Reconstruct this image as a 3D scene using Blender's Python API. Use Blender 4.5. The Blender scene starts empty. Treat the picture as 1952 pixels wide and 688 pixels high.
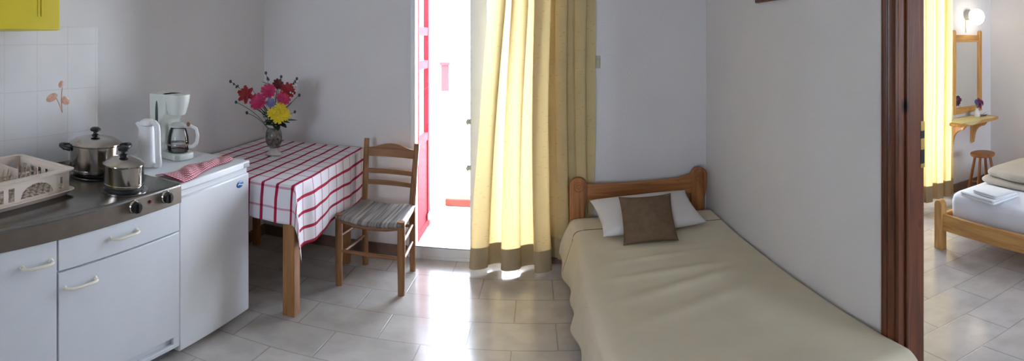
import bpy, bmesh, math, random
from mathutils import Vector, Matrix, noise

random.seed(7)
PI = math.pi
scene = bpy.context.scene
COL = scene.collection

# ------------------------------------------------------------------ camera
H = 1.47
cam = bpy.data.cameras.new('camera')
cam.type = 'PANO'
cam.panorama_type = 'EQUIRECTANGULAR'
cam.longitude_min = (0 - 1019.92) / 940.43
cam.longitude_max = (1952 - 1019.92) / 940.43
cam.latitude_max = 73.18 / 979.28
cam.latitude_min = (73.18 - 688) / 979.28
cam.clip_start = 0.02
camo = bpy.data.objects.new('camera', cam)
COL.objects.link(camo)
camo.location = (0, 0, H)
camo.rotation_euler = (PI / 2, 0, 0)
scene.camera = camo

# ------------------------------------------------------------------ light and exposure
world = bpy.data.worlds.new('sky')
scene.world = world
world.use_nodes = True
bg = world.node_tree.nodes['Background']
bg.inputs['Color'].default_value = (0.78, 0.86, 1.0, 1)
bg.inputs['Strength'].default_value = 30.0
scene.view_settings.view_transform = 'Standard'
scene.view_settings.look = 'None'
scene.view_settings.exposure = 0.12
scene.view_settings.gamma = 1.0
scene.view_settings.use_curve_mapping = False
scene.cycles.use_denoising = True
scene.cycles.diffuse_bounces = 7
scene.cycles.max_bounces = 14
scene.cycles.transparent_max_bounces = 16
scene.cycles.sample_clamp_indirect = 8.0


def portal(name, loc, rot, sx, sy):
    l = bpy.data.lights.new(name, 'AREA')
    l.shape = 'RECTANGLE'
    l.size = sx
    l.size_y = sy
    l.cycles.is_portal = True
    o = bpy.data.objects.new(name, l)
    o.location = loc
    o.rotation_euler = rot
    COL.objects.link(o)


# light portals in the door openings and the added rear windows (sampling aid for the sky only)
portal('door_portal', (-0.38, 3.36, 1.05), (-PI / 2, 0, 0), 0.86, 2.2)
portal('bedroom_portal', (3.05, 3.36, 1.05), (-PI / 2, 0, 0), 0.9, 2.2)
portal('added_window_portal', (-1.2, -2.42, 1.5), (PI / 2, 0, 0), 0.8, 1.0)
portal('bedroom_added_window_portal', (2.8, -2.42, 1.5), (PI / 2, 0, 0), 1.4, 1.0)


# ------------------------------------------------------------------ materials
def new_mat(name):
    m = bpy.data.materials.new(name)
    m.use_nodes = True
    nt = m.node_tree
    return m, nt, nt.nodes['Principled BSDF']


def pos_node(nt, kind='obj'):
    t = nt.nodes.new('ShaderNodeTexCoord')
    return t.outputs[{'obj': 'Object', 'uv': 'UV', 'gen': 'Generated'}[kind]]


def ramp(nt, src, stops):
    r = nt.nodes.new('ShaderNodeValToRGB')
    e = r.color_ramp.elements
    while len(e) < len(stops):
        e.new(0.5)
    for i, (p, c) in enumerate(stops):
        e[i].position = p
        e[i].color = (*c, 1)
    nt.links.new(src, r.inputs[0])
    return r.outputs[0]


def bump(nt, b, src, strength, dist=0.01):
    n = nt.nodes.new('ShaderNodeBump')
    n.inputs['Strength'].default_value = strength
    n.inputs['Distance'].default_value = dist
    nt.links.new(src, n.inputs['Height'])
    nt.links.new(n.outputs[0], b.inputs['Normal'])


def plain(name, c, rough=0.5, metal=0.0, var=0.06, nscale=9.0, bmp=0.0, bscale=60.0, spec=0.5, trans=0.0):
    m, nt, b = new_mat(name)
    n = nt.nodes.new('ShaderNodeTexNoise')
    n.inputs['Scale'].default_value = nscale
    n.inputs['Detail'].default_value = 4
    nt.links.new(pos_node(nt), n.inputs['Vector'])
    lo = tuple(x * (1 - var) for x in c)
    hi = tuple(min(1, x * (1 + var)) for x in c)
    nt.links.new(ramp(nt, n.outputs['Fac'], [(0.3, lo), (0.7, hi)]), b.inputs['Base Color'])
    b.inputs['Roughness'].default_value = rough
    b.inputs['Metallic'].default_value = metal
    b.inputs['Specular IOR Level'].default_value = spec
    if bmp:
        n2 = nt.nodes.new('ShaderNodeTexNoise')
        n2.inputs['Scale'].default_value = bscale
        n2.inputs['Detail'].default_value = 5
        nt.links.new(pos_node(nt), n2.inputs['Vector'])
        bump(nt, b, n2.outputs['Fac'], bmp)
    return m


def wood(name, dark, light, axis, rough=0.45, knots=True, scale=1.0):
    m, nt, b = new_mat(name)
    mp = nt.nodes.new('ShaderNodeMapping')
    s = [22.0 * scale] * 3
    s['xyz'.index(axis)] = 1.6 * scale
    mp.inputs['Scale'].default_value = s
    nt.links.new(pos_node(nt), mp.inputs['Vector'])
    n = nt.nodes.new('ShaderNodeTexNoise')
    n.inputs['Scale'].default_value = 1.6
    n.inputs['Detail'].default_value = 6
    n.inputs['Distortion'].default_value = 0.8
    nt.links.new(mp.outputs[0], n.inputs['Vector'])
    mid = tuple((a + c) / 2 for a, c in zip(dark, light))
    col = ramp(nt, n.outputs['Fac'], [(0.3, dark), (0.5, mid), (0.7, light)])
    if knots:
        mp2 = nt.nodes.new('ShaderNodeMapping')
        s2 = [7.0 * scale] * 3
        s2['xyz'.index(axis)] = 4.0 * scale
        mp2.inputs['Scale'].default_value = s2
        nt.links.new(pos_node(nt), mp2.inputs['Vector'])
        v = nt.nodes.new('ShaderNodeTexVoronoi')
        v.inputs['Scale'].default_value = 1.0
        nt.links.new(mp2.outputs[0], v.inputs['Vector'])
        k = ramp(nt, v.outputs['Distance'], [(0.06, (1, 1, 1)), (0.13, (0, 0, 0))])
        mx = nt.nodes.new('ShaderNodeMixRGB')
        nt.links.new(k, mx.inputs[0])
        nt.links.new(col, mx.inputs[1])
        mx.inputs[2].default_value = (*[x * 0.35 for x in dark], 1)
        col = mx.outputs[0]
    nt.links.new(col, b.inputs['Base Color'])
    b.inputs['Roughness'].default_value = rough
    bump(nt, b, n.outputs['Fac'], 0.08)
    return m


def bricks(name, c1, c2, mortar, bw, rh, ms, offset, rot=(0, 0, 0), loc=(0, 0, 0), rough=0.3, mottle=0.5, bmp=0.4, spec=0.5):
    m, nt, b = new_mat(name)
    mp = nt.nodes.new('ShaderNodeMapping')
    mp.vector_type = 'POINT'
    mp.inputs['Rotation'].default_value = rot
    mp.inputs['Location'].default_value = loc
    nt.links.new(pos_node(nt), mp.inputs['Vector'])
    t = nt.nodes.new('ShaderNodeTexBrick')
    t.offset = offset
    t.inputs['Scale'].default_value = 1
    t.inputs['Brick Width'].default_value = bw
    t.inputs['Row Height'].default_value = rh
    t.inputs['Mortar Size'].default_value = ms
    t.inputs['Mortar Smooth'].default_value = 0.3
    t.inputs['Color1'].default_value = (*c1, 1)
    t.inputs['Color2'].default_value = (*c2, 1)
    t.inputs['Mortar'].default_value = (*mortar, 1)
    nt.links.new(mp.outputs[0], t.inputs['Vector'])
    n = nt.nodes.new('ShaderNodeTexNoise')
    n.inputs['Scale'].default_value = 7
    n.inputs['Detail'].default_value = 6
    nt.links.new(pos_node(nt), n.inputs['Vector'])
    mx = nt.nodes.new('ShaderNodeMixRGB')
    mx.blend_type = 'MULTIPLY'
    mx.inputs[0].default_value = mottle
    nt.links.new(t.outputs['Color'], mx.inputs[1])
    nt.links.new(ramp(nt, n.outputs['Fac'], [(0.35, (0.72, 0.7, 0.68)), (0.62, (1, 1, 1))]), mx.inputs[2])
    nt.links.new(mx.outputs[0], b.inputs['Base Color'])
    b.inputs['Roughness'].default_value = rough
    b.inputs['Specular IOR Level'].default_value = spec
    inv = nt.nodes.new('ShaderNodeMath')
    inv.operation = 'SUBTRACT'
    inv.inputs[0].default_value = 1
    nt.links.new(t.outputs['Fac'], inv.inputs[1])
    bump(nt, b, inv.outputs[0], bmp, 0.002)
    return m


def fabric(name, c, translucent=0.0, tc=None, rough=0.9, weave=900.0, var=0.08, nscale=6.0, bmp=0.15, specks=False):
    m, nt, b = new_mat(name)
    n = nt.nodes.new('ShaderNodeTexNoise')
    n.inputs['Scale'].default_value = nscale
    n.inputs['Detail'].default_value = 3
    nt.links.new(pos_node(nt), n.inputs['Vector'])
    col = ramp(nt, n.outputs['Fac'], [(0.3, tuple(x * (1 - var) for x in c)), (0.7, tuple(min(1, x * (1 + var)) for x in c))])
    if specks:
        mp = nt.nodes.new('ShaderNodeMapping')
        mp.inputs['Scale'].default_value = (16, 16, 60)
        nt.links.new(pos_node(nt), mp.inputs['Vector'])
        v = nt.nodes.new('ShaderNodeTexVoronoi')
        v.inputs['Scale'].default_value = 1.0
        nt.links.new(mp.outputs[0], v.inputs['Vector'])
        k = ramp(nt, v.outputs['Distance'], [(0.12, (0.72, 0.66, 0.55)), (0.2, (1, 1, 1))])
        mx = nt.nodes.new('ShaderNodeMixRGB')
        mx.blend_type = 'MULTIPLY'
        mx.inputs[0].default_value = 0.8
        nt.links.new(col, mx.inputs[1])
        nt.links.new(k, mx.inputs[2])
        col = mx.outputs[0]
    nt.links.new(col, b.inputs['Base Color'])
    b.inputs['Roughness'].default_value = rough
    b.inputs['Specular IOR Level'].default_value = 0.15
    n2 = nt.nodes.new('ShaderNodeTexNoise')
    n2.inputs['Scale'].default_value = weave
    nt.links.new(pos_node(nt), n2.inputs['Vector'])
    bump(nt, b, n2.outputs['Fac'], bmp, 0.001)
    if translucent:
        tr = nt.nodes.new('ShaderNodeBsdfTranslucent')
        if tc:
            tr.inputs['Color'].default_value = (*tc, 1)
        else:
            nt.links.new(col, tr.inputs['Color'])
        ms = nt.nodes.new('ShaderNodeMixShader')
        ms.inputs[0].default_value = translucent
        nt.links.new(b.outputs[0], ms.inputs[1])
        nt.links.new(tr.outputs[0], ms.inputs[2])
        nt.links.new(ms.outputs[0], nt.nodes['Material Output'].inputs['Surface'])
    return m


def check_cloth(name, base, stripe, faint, pu, pv, wu, wv):
    """White cloth with bold stripes along v and faint stripes along u; UVs in metres."""
    m, nt, b = new_mat(name)
    sep = nt.nodes.new('ShaderNodeSeparateXYZ')
    nt.links.new(pos_node(nt, 'uv'), sep.inputs[0])

    def band(src, period, width):
        a = nt.nodes.new('ShaderNodeMath')
        a.operation = 'PINGPONG'
        a.inputs[1].default_value = period / 2
        nt.links.new(src, a.inputs[0])
        l = nt.nodes.new('ShaderNodeMath')
        l.operation = 'LESS_THAN'
        l.inputs[1].default_value = width / 2
        nt.links.new(a.outputs[0], l.inputs[0])
        return l.outputs[0]
    bu = band(sep.outputs['X'], pu, wu)
    bv = band(sep.outputs['Y'], pv, wv)
    m1 = nt.nodes.new('ShaderNodeMixRGB')
    nt.links.new(bv, m1.inputs[0])
    m1.inputs[1].default_value = (*base, 1)
    m1.inputs[2].default_value = (*faint, 1)
    m2 = nt.nodes.new('ShaderNodeMixRGB')
    nt.links.new(bu, m2.inputs[0])
    nt.links.new(m1.outputs[0], m2.inputs[1])
    m2.inputs[2].default_value = (*stripe, 1)
    # darker where both stripes cross
    mu = nt.nodes.new('ShaderNodeMath')
    mu.operation = 'MULTIPLY'
    nt.links.new(bu, mu.inputs[0])
    nt.links.new(bv, mu.inputs[1])
    m3 = nt.nodes.new('ShaderNodeMixRGB')
    nt.links.new(mu.outputs[0], m3.inputs[0])
    nt.links.new(m2.outputs[0], m3.inputs[1])
    m3.inputs[2].default_value = (*[x * 0.6 for x in stripe], 1)
    nt.links.new(m3.outputs[0], b.inputs['Base Color'])
    b.inputs['Roughness'].default_value = 0.9
    b.inputs['Specular IOR Level'].default_value = 0.1
    n2 = nt.nodes.new('ShaderNodeTexNoise')
    n2.inputs['Scale'].default_value = 700
    nt.links.new(pos_node(nt), n2.inputs['Vector'])
    bump(nt, b, n2.outputs['Fac'], 0.15, 0.001)
    return m


def glass(name, tint=(1, 1, 1), refl=0.08, rough=0.0):
    m = bpy.data.materials.new(name)
    m.use_nodes = True
    nt = m.node_tree
    nt.nodes.clear()
    out = nt.nodes.new('ShaderNodeOutputMaterial')
    t = nt.nodes.new('ShaderNodeBsdfTransparent')
    t.inputs[0].default_value = (*tint, 1)
    g = nt.nodes.new('ShaderNodeBsdfGlossy')
    g.inputs['Roughness'].default_value = rough
    f = nt.nodes.new('ShaderNodeFresnel')
    f.inputs[0].default_value = 1.45
    mul = nt.nodes.new('ShaderNodeMath')
    mul.operation = 'MULTIPLY'
    mul.inputs[1].default_value = refl / 0.04
    nt.links.new(f.outputs[0], mul.inputs[0])
    mul.use_clamp = True
    x = nt.nodes.new('ShaderNodeMixShader')
    nt.links.new(mul.outputs[0], x.inputs[0])
    nt.links.new(t.outputs[0], x.inputs[1])
    nt.links.new(g.outputs[0], x.inputs[2])
    nt.links.new(x.outputs[0], out.inputs[0])
    return m


M = {}
M['wall'] = plain('wall_plaster', (0.72, 0.71, 0.73), 0.85, var=0.02, nscale=3, bmp=0.12, bscale=90, spec=0.2)
M['ceiling'] = plain('ceiling_paint', (0.8, 0.8, 0.8), 0.9, var=0.02)
M['floor'] = bricks('floor_tiles', (0.53, 0.50, 0.475), (0.48, 0.455, 0.435), (0.35, 0.33, 0.315), 0.40, 0.26, 0.0035, 0.5,
                    loc=(0.1, -0.03, 0), rough=0.17, mottle=0.55, spec=0.8)
M['splash'] = bricks('wall_tiles', (0.66, 0.65, 0.66), (0.64, 0.635, 0.65), (0.57, 0.56, 0.57), 0.172, 0.206, 0.002, 0.0,
                     rot=(0, -PI / 2, -PI / 2), loc=(0, 0, 0), rough=0.3, mottle=0.1)
M['baseboard'] = plain('baseboard_tile', (0.16, 0.10, 0.075), 0.4, var=0.2)
M['white_metal'] = plain('white_lacquer', (0.74, 0.76, 0.80), 0.35, var=0.02)
M['white_door'] = plain('white_aluminium', (0.72, 0.74, 0.78), 0.4, var=0.02)
M['laminate'] = plain('white_laminate', (0.68, 0.71, 0.76), 0.45, var=0.02)
M['laminate_edge'] = plain('grey_edge', (0.16, 0.17, 0.2), 0.6)
M['handle'] = plain('cream_plastic', (0.72, 0.68, 0.58), 0.35, var=0.03)
M['yellow'] = plain('yellow_paint', (0.62, 0.50, 0.012), 0.4, var=0.04)
M['steel'] = plain('brushed_steel', (0.24, 0.23, 0.22), 0.24, 1.0, var=0.08, nscale=20, bmp=0.02)
M['steel_apron'] = plain('dull_steel', (0.22, 0.192, 0.172), 0.42, 1.0, var=0.08, nscale=20)
M['pot_steel'] = plain('polished_steel', (0.50, 0.46, 0.42), 0.14, 1.0, var=0.04)
M['black'] = plain('black_bakelite', (0.012, 0.012, 0.014), 0.35)
M['iron'] = plain('cast_iron', (0.02, 0.02, 0.022), 0.6)
M['red_light'] = plain('red_plastic', (0.2, 0.02, 0.02), 0.3)
M['rack'] = plain('cream_rack_plastic', (0.64, 0.55, 0.48), 0.45, var=0.05)
M['white_plastic'] = plain('white_plastic', (0.76, 0.77, 0.79), 0.35, var=0.02)
M['machine'] = plain('pale_green_white_plastic', (0.66, 0.70, 0.66), 0.4, var=0.02)
M['gauge'] = plain('dark_gauge', (0.06, 0.075, 0.08), 0.25)
M['clear'] = glass('clear_glass', (0.97, 0.98, 0.985), 0.05)
M['pane'] = glass('window_glass', (0.97, 0.98, 0.98), 0.04)
M['coffee'] = plain('dark_plate', (0.05, 0.055, 0.06), 0.3)
M['badge_blue'] = plain('badge_blue', (0.02, 0.16, 0.42), 0.3)
M['badge_white'] = plain('badge_white', (0.85, 0.9, 0.95), 0.3)
M['grey_plastic'] = plain('grey_plastic', (0.35, 0.36, 0.37), 0.5)
M['gingham'] = check_cloth('gingham', (0.82, 0.68, 0.72), (0.50, 0.04, 0.09), (0.58, 0.16, 0.22), 0.022, 0.022, 0.008, 0.008)
M['table_cloth'] = check_cloth('check_cotton', (0.72, 0.69, 0.74), (0.36, 0.02, 0.055), (0.56, 0.30, 0.38), 0.085, 0.105, 0.017, 0.011)
PD, PL = (0.19, 0.075, 0.02), (0.40, 0.19, 0.065)
M['pine_x'] = wood('pine_x', PD, PL, 'x')
M['pine_y'] = wood('pine_y', PD, PL, 'y')
M['pine_z'] = wood('pine_z', PD, PL, 'z', knots=False)
HD, HL = (0.20, 0.068, 0.018), (0.42, 0.175, 0.055)
M['head_x'] = wood('headboard_pine_x', HD, HL, 'x')
M['head_z'] = wood('headboard_pine_z', HD, HL, 'z', knots=False)
M['chair_wood'] = wood('chair_beech', (0.17, 0.07, 0.022), (0.32, 0.15, 0.055), 'z', knots=False)
M['chair_wood_x'] = wood('chair_beech_x', (0.17, 0.07, 0.022), (0.32, 0.15, 0.055), 'x', knots=False)
BD, BL = (0.40, 0.19, 0.05), (0.66, 0.37, 0.12)
M['bed_y'] = wood('light_pine_y', BD, BL, 'y')
M['bed_x'] = wood('light_pine_x', BD, BL, 'x')
M['bed_z'] = wood('light_pine_z', BD, BL, 'z', knots=False)
M['casing'] = wood('stained_casing', (0.06, 0.016, 0.006), (0.16, 0.048, 0.017), 'z', rough=0.35, knots=True)
M['stool'] = wood('stool_wood', (0.16, 0.055, 0.02), (0.30, 0.12, 0.045), 'z', knots=False)
M['brass'] = plain('brass', (0.65, 0.45, 0.16), 0.3, 1.0)
M['curtain'] = fabric('curtain_cotton', (0.62, 0.51, 0.29), 0.25, (0.95, 0.74, 0.34), var=0.05, specks=True)
M['curtain_hem'] = fabric('curtain_hem_cotton', (0.46, 0.37, 0.23), 0.06, (0.6, 0.42, 0.16), var=0.05)
M['bedspread'] = fabric('bedspread_wool', (0.62, 0.565, 0.44), var=0.05, nscale=5, bmp=0.4, weave=350)
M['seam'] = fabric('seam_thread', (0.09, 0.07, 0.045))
M['pillow'] = fabric('pillow_cotton', (0.68, 0.65, 0.64), var=0.02)
M['brown_cushion'] = fabric('brown_cushion_cloth', (0.15, 0.098, 0.062), var=0.12, nscale=30)
M['sheet'] = fabric('white_sheet', (0.80, 0.82, 0.88), var=0.02)
M['towel'] = fabric('white_terry', (0.78, 0.80, 0.82), var=0.03, bmp=0.6, weave=250)
M['duvet'] = fabric('beige_blanket', (0.50, 0.45, 0.37), var=0.06, bmp=0.5, weave=200)
M['runner'] = fabric('yellow_runner', (0.66, 0.58, 0.30), var=0.05)
M['mirror'] = plain('mirror_silver', (0.88, 0.9, 0.9), 0.02, 1.0, var=0.0)
M['red_paint'] = plain('red_shutter_paint', (0.17, 0.011, 0.016), 0.8, spec=0.1)
M['faded_red'] = plain('faded_red_paint', (0.19, 0.022, 0.024), 0.8, spec=0.1)
M['terracotta'] = plain('terracotta', (0.11, 0.026, 0.016), 0.8, spec=0.1)
M['balcony'] = bricks('balcony_tiles', (0.42, 0.24, 0.19), (0.46, 0.27, 0.22), (0.4, 0.35, 0.33), 0.3, 0.3, 0.006, 0.0, rough=0.6)
M['stucco'] = plain('white_stucco', (0.82, 0.82, 0.82), 0.9)
M['petal_red'] = plain('petal_red', (0.30, 0.010, 0.018), 0.6)
M['petal_dark'] = plain('petal_dark_red', (0.13, 0.01, 0.018), 0.6)
M['petal_pink'] = plain('petal_pink', (0.45, 0.02, 0.10), 0.6)
M['petal_yellow'] = plain('petal_yellow', (0.72, 0.55, 0.02), 0.6)
M['petal_blue'] = plain('petal_blue', (0.19, 0.18, 0.36), 0.6)
M['petal_mauve'] = plain('petal_mauve', (0.27, 0.06, 0.19), 0.6)
M['petal_white'] = plain('petal_pale', (0.52, 0.58, 0.55), 0.6)
M['leaf'] = plain('leaf_green', (0.022, 0.055, 0.02), 0.55, var=0.3)
M['stem'] = plain('stem_green', (0.05, 0.085, 0.04), 0.6)
M['bud'] = plain('dark_bud', (0.045, 0.05, 0.085), 0.6)
M['vase'] = plain('mottled_ceramic', (0.14, 0.13, 0.11), 0.22, var=0.9, nscale=38)
M['vase_foot'] = plain('pale_glazed_foot', (0.55, 0.50, 0.52), 0.2, var=0.15, nscale=30)
M['switch'] = plain('aged_switch_plastic', (0.42, 0.40, 0.29), 0.4)
M['motif'] = plain('tile_motif_glaze', (0.52, 0.29, 0.2), 0.3, var=0.25, nscale=60)
M['picture'] = plain('picture_print', (0.45, 0.42, 0.33), 0.6, var=0.4, nscale=6)
M['brown_sprig'] = plain('dry_brown', (0.2, 0.1, 0.05), 0.7)


def rush():
    m, nt, b = new_mat('woven_rush')
    mp = nt.nodes.new('ShaderNodeMapping')
    mp.inputs['Scale'].default_value = (75, 2.5, 2.5)
    nt.links.new(pos_node(nt), mp.inputs['Vector'])
    n = nt.nodes.new('ShaderNodeTexNoise')
    n.inputs['Scale'].default_value = 1
    n.inputs['Detail'].default_value = 3
    nt.links.new(mp.outputs[0], n.inputs['Vector'])
    nt.links.new(ramp(nt, n.outputs['Fac'], [(0.35, (0.10, 0.09, 0.085)), (0.65, (0.34, 0.32, 0.31))]), b.inputs['Base Color'])
    b.inputs['Roughness'].default_value = 0.45
    bump(nt, b, n.outputs['Fac'], 0.7, 0.004)
    return m


M['rush'] = rush()


def emissive(name, c, s):
    m = bpy.data.materials.new(name)
    m.use_nodes = True
    b = m.node_tree.nodes['Principled BSDF']
    b.inputs['Base Color'].default_value = (0.9, 0.9, 0.88, 1)
    b.inputs['Emission Color'].default_value = (*c, 1)
    b.inputs['Emission Strength'].default_value = s
    return m


M['globe'] = emissive('lit_opal_glass', (1.0, 0.88, 0.66), 7.0)


# ------------------------------------------------------------------ mesh helpers
class MB:
    def __init__(self):
        self.bm = bmesh.new()
        self.uv = None

    def add(self, verts, faces, uvs=None):
        vs = [self.bm.verts.new(v) for v in verts]
        if uvs is not None and self.uv is None:
            self.uv = self.bm.loops.layers.uv.new('UVMap')
        for f in faces:
            try:
                fc = self.bm.faces.new([vs[i] for i in f])
            except ValueError:
                continue
            if uvs is not None:
                for lp, i in zip(fc.loops, f):
                    lp[self.uv].uv = uvs[i]
        return self

    def box(self, x0, x1, y0, y1, z0, z1, mat=None):
        v = [Vector((x, y, z)) for x in (x0, x1) for y in (y0, y1) for z in (z0, z1)]
        if mat is not None:
            v = [mat @ p for p in v]
        return self.add(v, [(0, 1, 3, 2), (4, 6, 7, 5), (0, 4, 5, 1), (2, 3, 7, 6), (0, 2, 6, 4), (1, 5, 7, 3)])

    def tube(self, pts, r, n=10, caps=True, flat=1.0):
        pts = [Vector(p) for p in pts]
        rs = r if isinstance(r, (list, tuple)) else [r] * len(pts)
        verts, faces = [], []
        prev = None
        for i, p in enumerate(pts):
            a = pts[max(i - 1, 0)]
            c = pts[min(i + 1, len(pts) - 1)]
            d = (c - a).normalized()
            if prev is None:
                u = d.orthogonal().normalized()
            else:
                u = (prev - d * prev.dot(d))
                u = u.normalized() if u.length > 1e-6 else d.orthogonal().normalized()
            prev = u
            w = d.cross(u)
            for k in range(n):
                t = 2 * PI * k / n
                verts.append(p + (u * math.cos(t) + w * math.sin(t) * flat) * rs[i])
        for i in range(len(pts) - 1):
            for k in range(n):
                faces.append((i * n + k, i * n + (k + 1) % n, (i + 1) * n + (k + 1) % n, (i + 1) * n + k))
        if caps:
            faces.append(tuple(range(n - 1, -1, -1)))
            faces.append(tuple((len(pts) - 1) * n + k for k in range(n)))
        return self.add(verts, faces)

    def lathe(self, prof, c=(0, 0, 0), n=28, sx=1.0, sy=1.0, mat=None, close=True):
        verts, faces = [], []
        for r, z in prof:
            for k in range(n):
                t = 2 * PI * k / n
                p = Vector((r * sx * math.cos(t), r * sy * math.sin(t), z))
                if mat is not None:
                    p = mat @ p
                verts.append(p + Vector(c))
        for i in range(len(prof) - 1):
            for k in range(n):
                faces.append((i * n + k, i * n + (k + 1) % n, (i + 1) * n + (k + 1) % n, (i + 1) * n + k))
        if close:
            faces.append(tuple(range(n - 1, -1, -1)))
            faces.append(tuple((len(prof) - 1) * n + k for k in range(n)))
        return self.add(verts, faces)

    def ell(self, c, r, n=14, mat=None):
        r = r if isinstance(r, (list, tuple)) else (r, r, r)
        m = n // 2
        prof = [(max(math.sin(PI * i / m), 1e-4), -math.cos(PI * i / m) * r[2]) for i in range(m + 1)]
        return self.lathe(prof, c, n, r[0], r[1], mat)

    def prism(self, poly, plane, d0, d1):
        """Extrude a 2D polygon: plane 'xz' (depth y), 'yz' (depth x), 'xy' (depth z)."""
        def P(a, b, d):
            return {'xz': (a, d, b), 'yz': (d, a, b), 'xy': (a, b, d)}[plane]
        n = len(poly)
        v = [P(a, b, d0) for a, b in poly] + [P(a, b, d1) for a, b in poly]
        f = [tuple(range(n - 1, -1, -1)), tuple(range(n, 2 * n))]
        f += [(i, (i + 1) % n, n + (i + 1) % n, n + i) for i in range(n)]
        return self.add(v, f)

    def grid(self, fn, nu, nv, uvf=None):
        verts, faces, uvs = [], [], []
        for j in range(nv + 1):
            for i in range(nu + 1):
                a, b = i / nu, j / nv
                verts.append(fn(a, b))
                uvs.append(uvf(a, b) if uvf else (a, b))
        w = nu + 1
        for j in range(nv):
            for i in range(nu):
                faces.append((j * w + i, j * w + i + 1, (j + 1) * w + i + 1, (j + 1) * w + i))
        return self.add(verts, faces, uvs)

    def plate(self, outer, holes, th, mat):
        """Flat plate in XY with through holes, thickness th centred on z=0, placed by mat."""
        cu = bpy.data.curves.new('tmp', 'CURVE')
        cu.dimensions = '2D'
        cu.fill_mode = 'BOTH'
        cu.extrude = th / 2
        for lp in [outer] + holes:
            s = cu.splines.new('POLY')
            s.points.add(len(lp) - 1)
            for p, (x, y) in zip(s.points, lp):
                p.co = (x, y, 0, 1)
            s.use_cyclic_u = True
        o = bpy.data.objects.new('tmp', cu)
        me = o.to_mesh()
        self.add([mat @ v.co for v in me.vertices], [tuple(p.vertices) for p in me.polygons])
        o.to_mesh_clear()
        bpy.data.objects.remove(o)
        bpy.data.curves.remove(cu)
        return self

    def build(self, name, mat, parent=None, loc=None, smooth=True, bevel=0.0, solid=0.0, subsurf=0, angle=40, weld=False):
        if weld:
            bmesh.ops.remove_doubles(self.bm, verts=self.bm.verts, dist=1e-5)
        bmesh.ops.recalc_face_normals(self.bm, faces=self.bm.faces)
        me = bpy.data.meshes.new(name)
        self.bm.to_mesh(me)
        self.bm.free()
        if smooth:
            me.shade_smooth()
            me.set_sharp_from_angle(angle=math.radians(angle))
        me.materials.append(M[mat] if isinstance(mat, str) else mat)
        o = bpy.data.objects.new(name, me)
        COL.objects.link(o)
        if parent is not None:
            o.parent = parent
        if loc is not None:
            o.location = loc
        if bevel:
            b = o.modifiers.new('bevel', 'BEVEL')
            b.width = bevel
            b.segments = 2
            b.limit_method = 'ANGLE'
        if solid:
            s = o.modifiers.new('solid', 'SOLIDIFY')
            s.thickness = solid
            s.offset = 0
        if subsurf:
            s = o.modifiers.new('sub', 'SUBSURF')
            s.levels = s.render_levels = subsurf
        return o


def tag(o, label, cat, group=None, kind=None):
    o['label'] = label
    o['category'] = cat
    if group:
        o['group'] = group
    if kind:
        o['kind'] = kind
    return o


def thing(name, loc, label, cat, group=None, rz=0.0):
    o = bpy.data.objects.new(name, None)
    o.empty_display_size = 0.05
    COL.objects.link(o)
    o.location = loc
    o.rotation_euler = (0, 0, rz)
    return tag(o, label, cat, group)


def struct(o):
    o['kind'] = 'structure'
    return o


def bez(p0, p1, p2, n=10):
    p0, p1, p2 = Vector(p0), Vector(p1), Vector(p2)
    return [p0 * (1 - t) ** 2 + p1 * 2 * t * (1 - t) + p2 * t * t for t in [i / n for i in range(n + 1)]]


def rect_with_opening(mb, x0, x1, z0, z1, openings, y0, y1):
    """Wall slab in XZ with rectangular openings (ox0, ox1, oz0, oz1)."""
    x = x0
    for a, b, c, d in sorted(openings):
        mb.box(x, a, y0, y1, z0, z1)
        if c > z0:
            mb.box(a, b, y0, y1, z0, c)
        if d < z1:
            mb.box(a, b, y0, y1, d, z1)
        x = b
    mb.box(x, x1, y0, y1, z0, z1)
    return mb


# ------------------------------------------------------------------ room shell
LX, RX, WY, ZC, FY = -1.922, 1.136, 3.143, 2.6, -2.3
DX0, DX1 = -0.81, 0.07          # balcony door opening
BX0, BX1 = 2.62, 3.46           # bedroom balcony door opening
BRX = 4.158
struct(MB().box(LX - 0.15, BRX + 0.15, FY - 0.15, WY + 0.2, -0.12, 0).build('floor', 'floor', smooth=False))
struct(MB().box(LX - 0.15, BRX + 0.15, FY - 0.15, WY + 0.2, ZC, ZC + 0.12).build('ceiling', 'ceiling', smooth=False))
struct(MB().box(LX - 0.15, LX, FY, WY + 0.2, 0, ZC).build('wall_left', 'wall', smooth=False))
struct(rect_with_opening(MB(), LX, BRX + 0.15, 0, ZC, [(DX0, DX1, 0, 2.12), (BX0, BX1, 0, 2.12)], WY, WY + 0.2)
       .build('wall_back', 'wall', smooth=False))
mb = MB()
mb.box(RX, RX + 0.10, 1.262, WY, 0, ZC)
mb.box(RX, RX + 0.10, FY, 0.40, 0, ZC)
mb.box(RX, RX + 0.10, 0.40, 1.262, 2.06, ZC)
struct(mb.build('wall_right', 'wall', smooth=False))
struct(rect_with_opening(MB(), LX, BRX + 0.15, 0, ZC, [(-1.6, -0.8, 1.0, 2.0), (2.1, 3.5, 1.0, 2.0)], FY - 0.15, FY)  # openings for the two added windows, cut to let fill daylight in
       .build('wall_front', 'wall', smooth=False))
struct(MB().box(BRX, BRX + 0.15, FY, WY, 0, ZC).build('wall_bedroom', 'wall', smooth=False))

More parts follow.
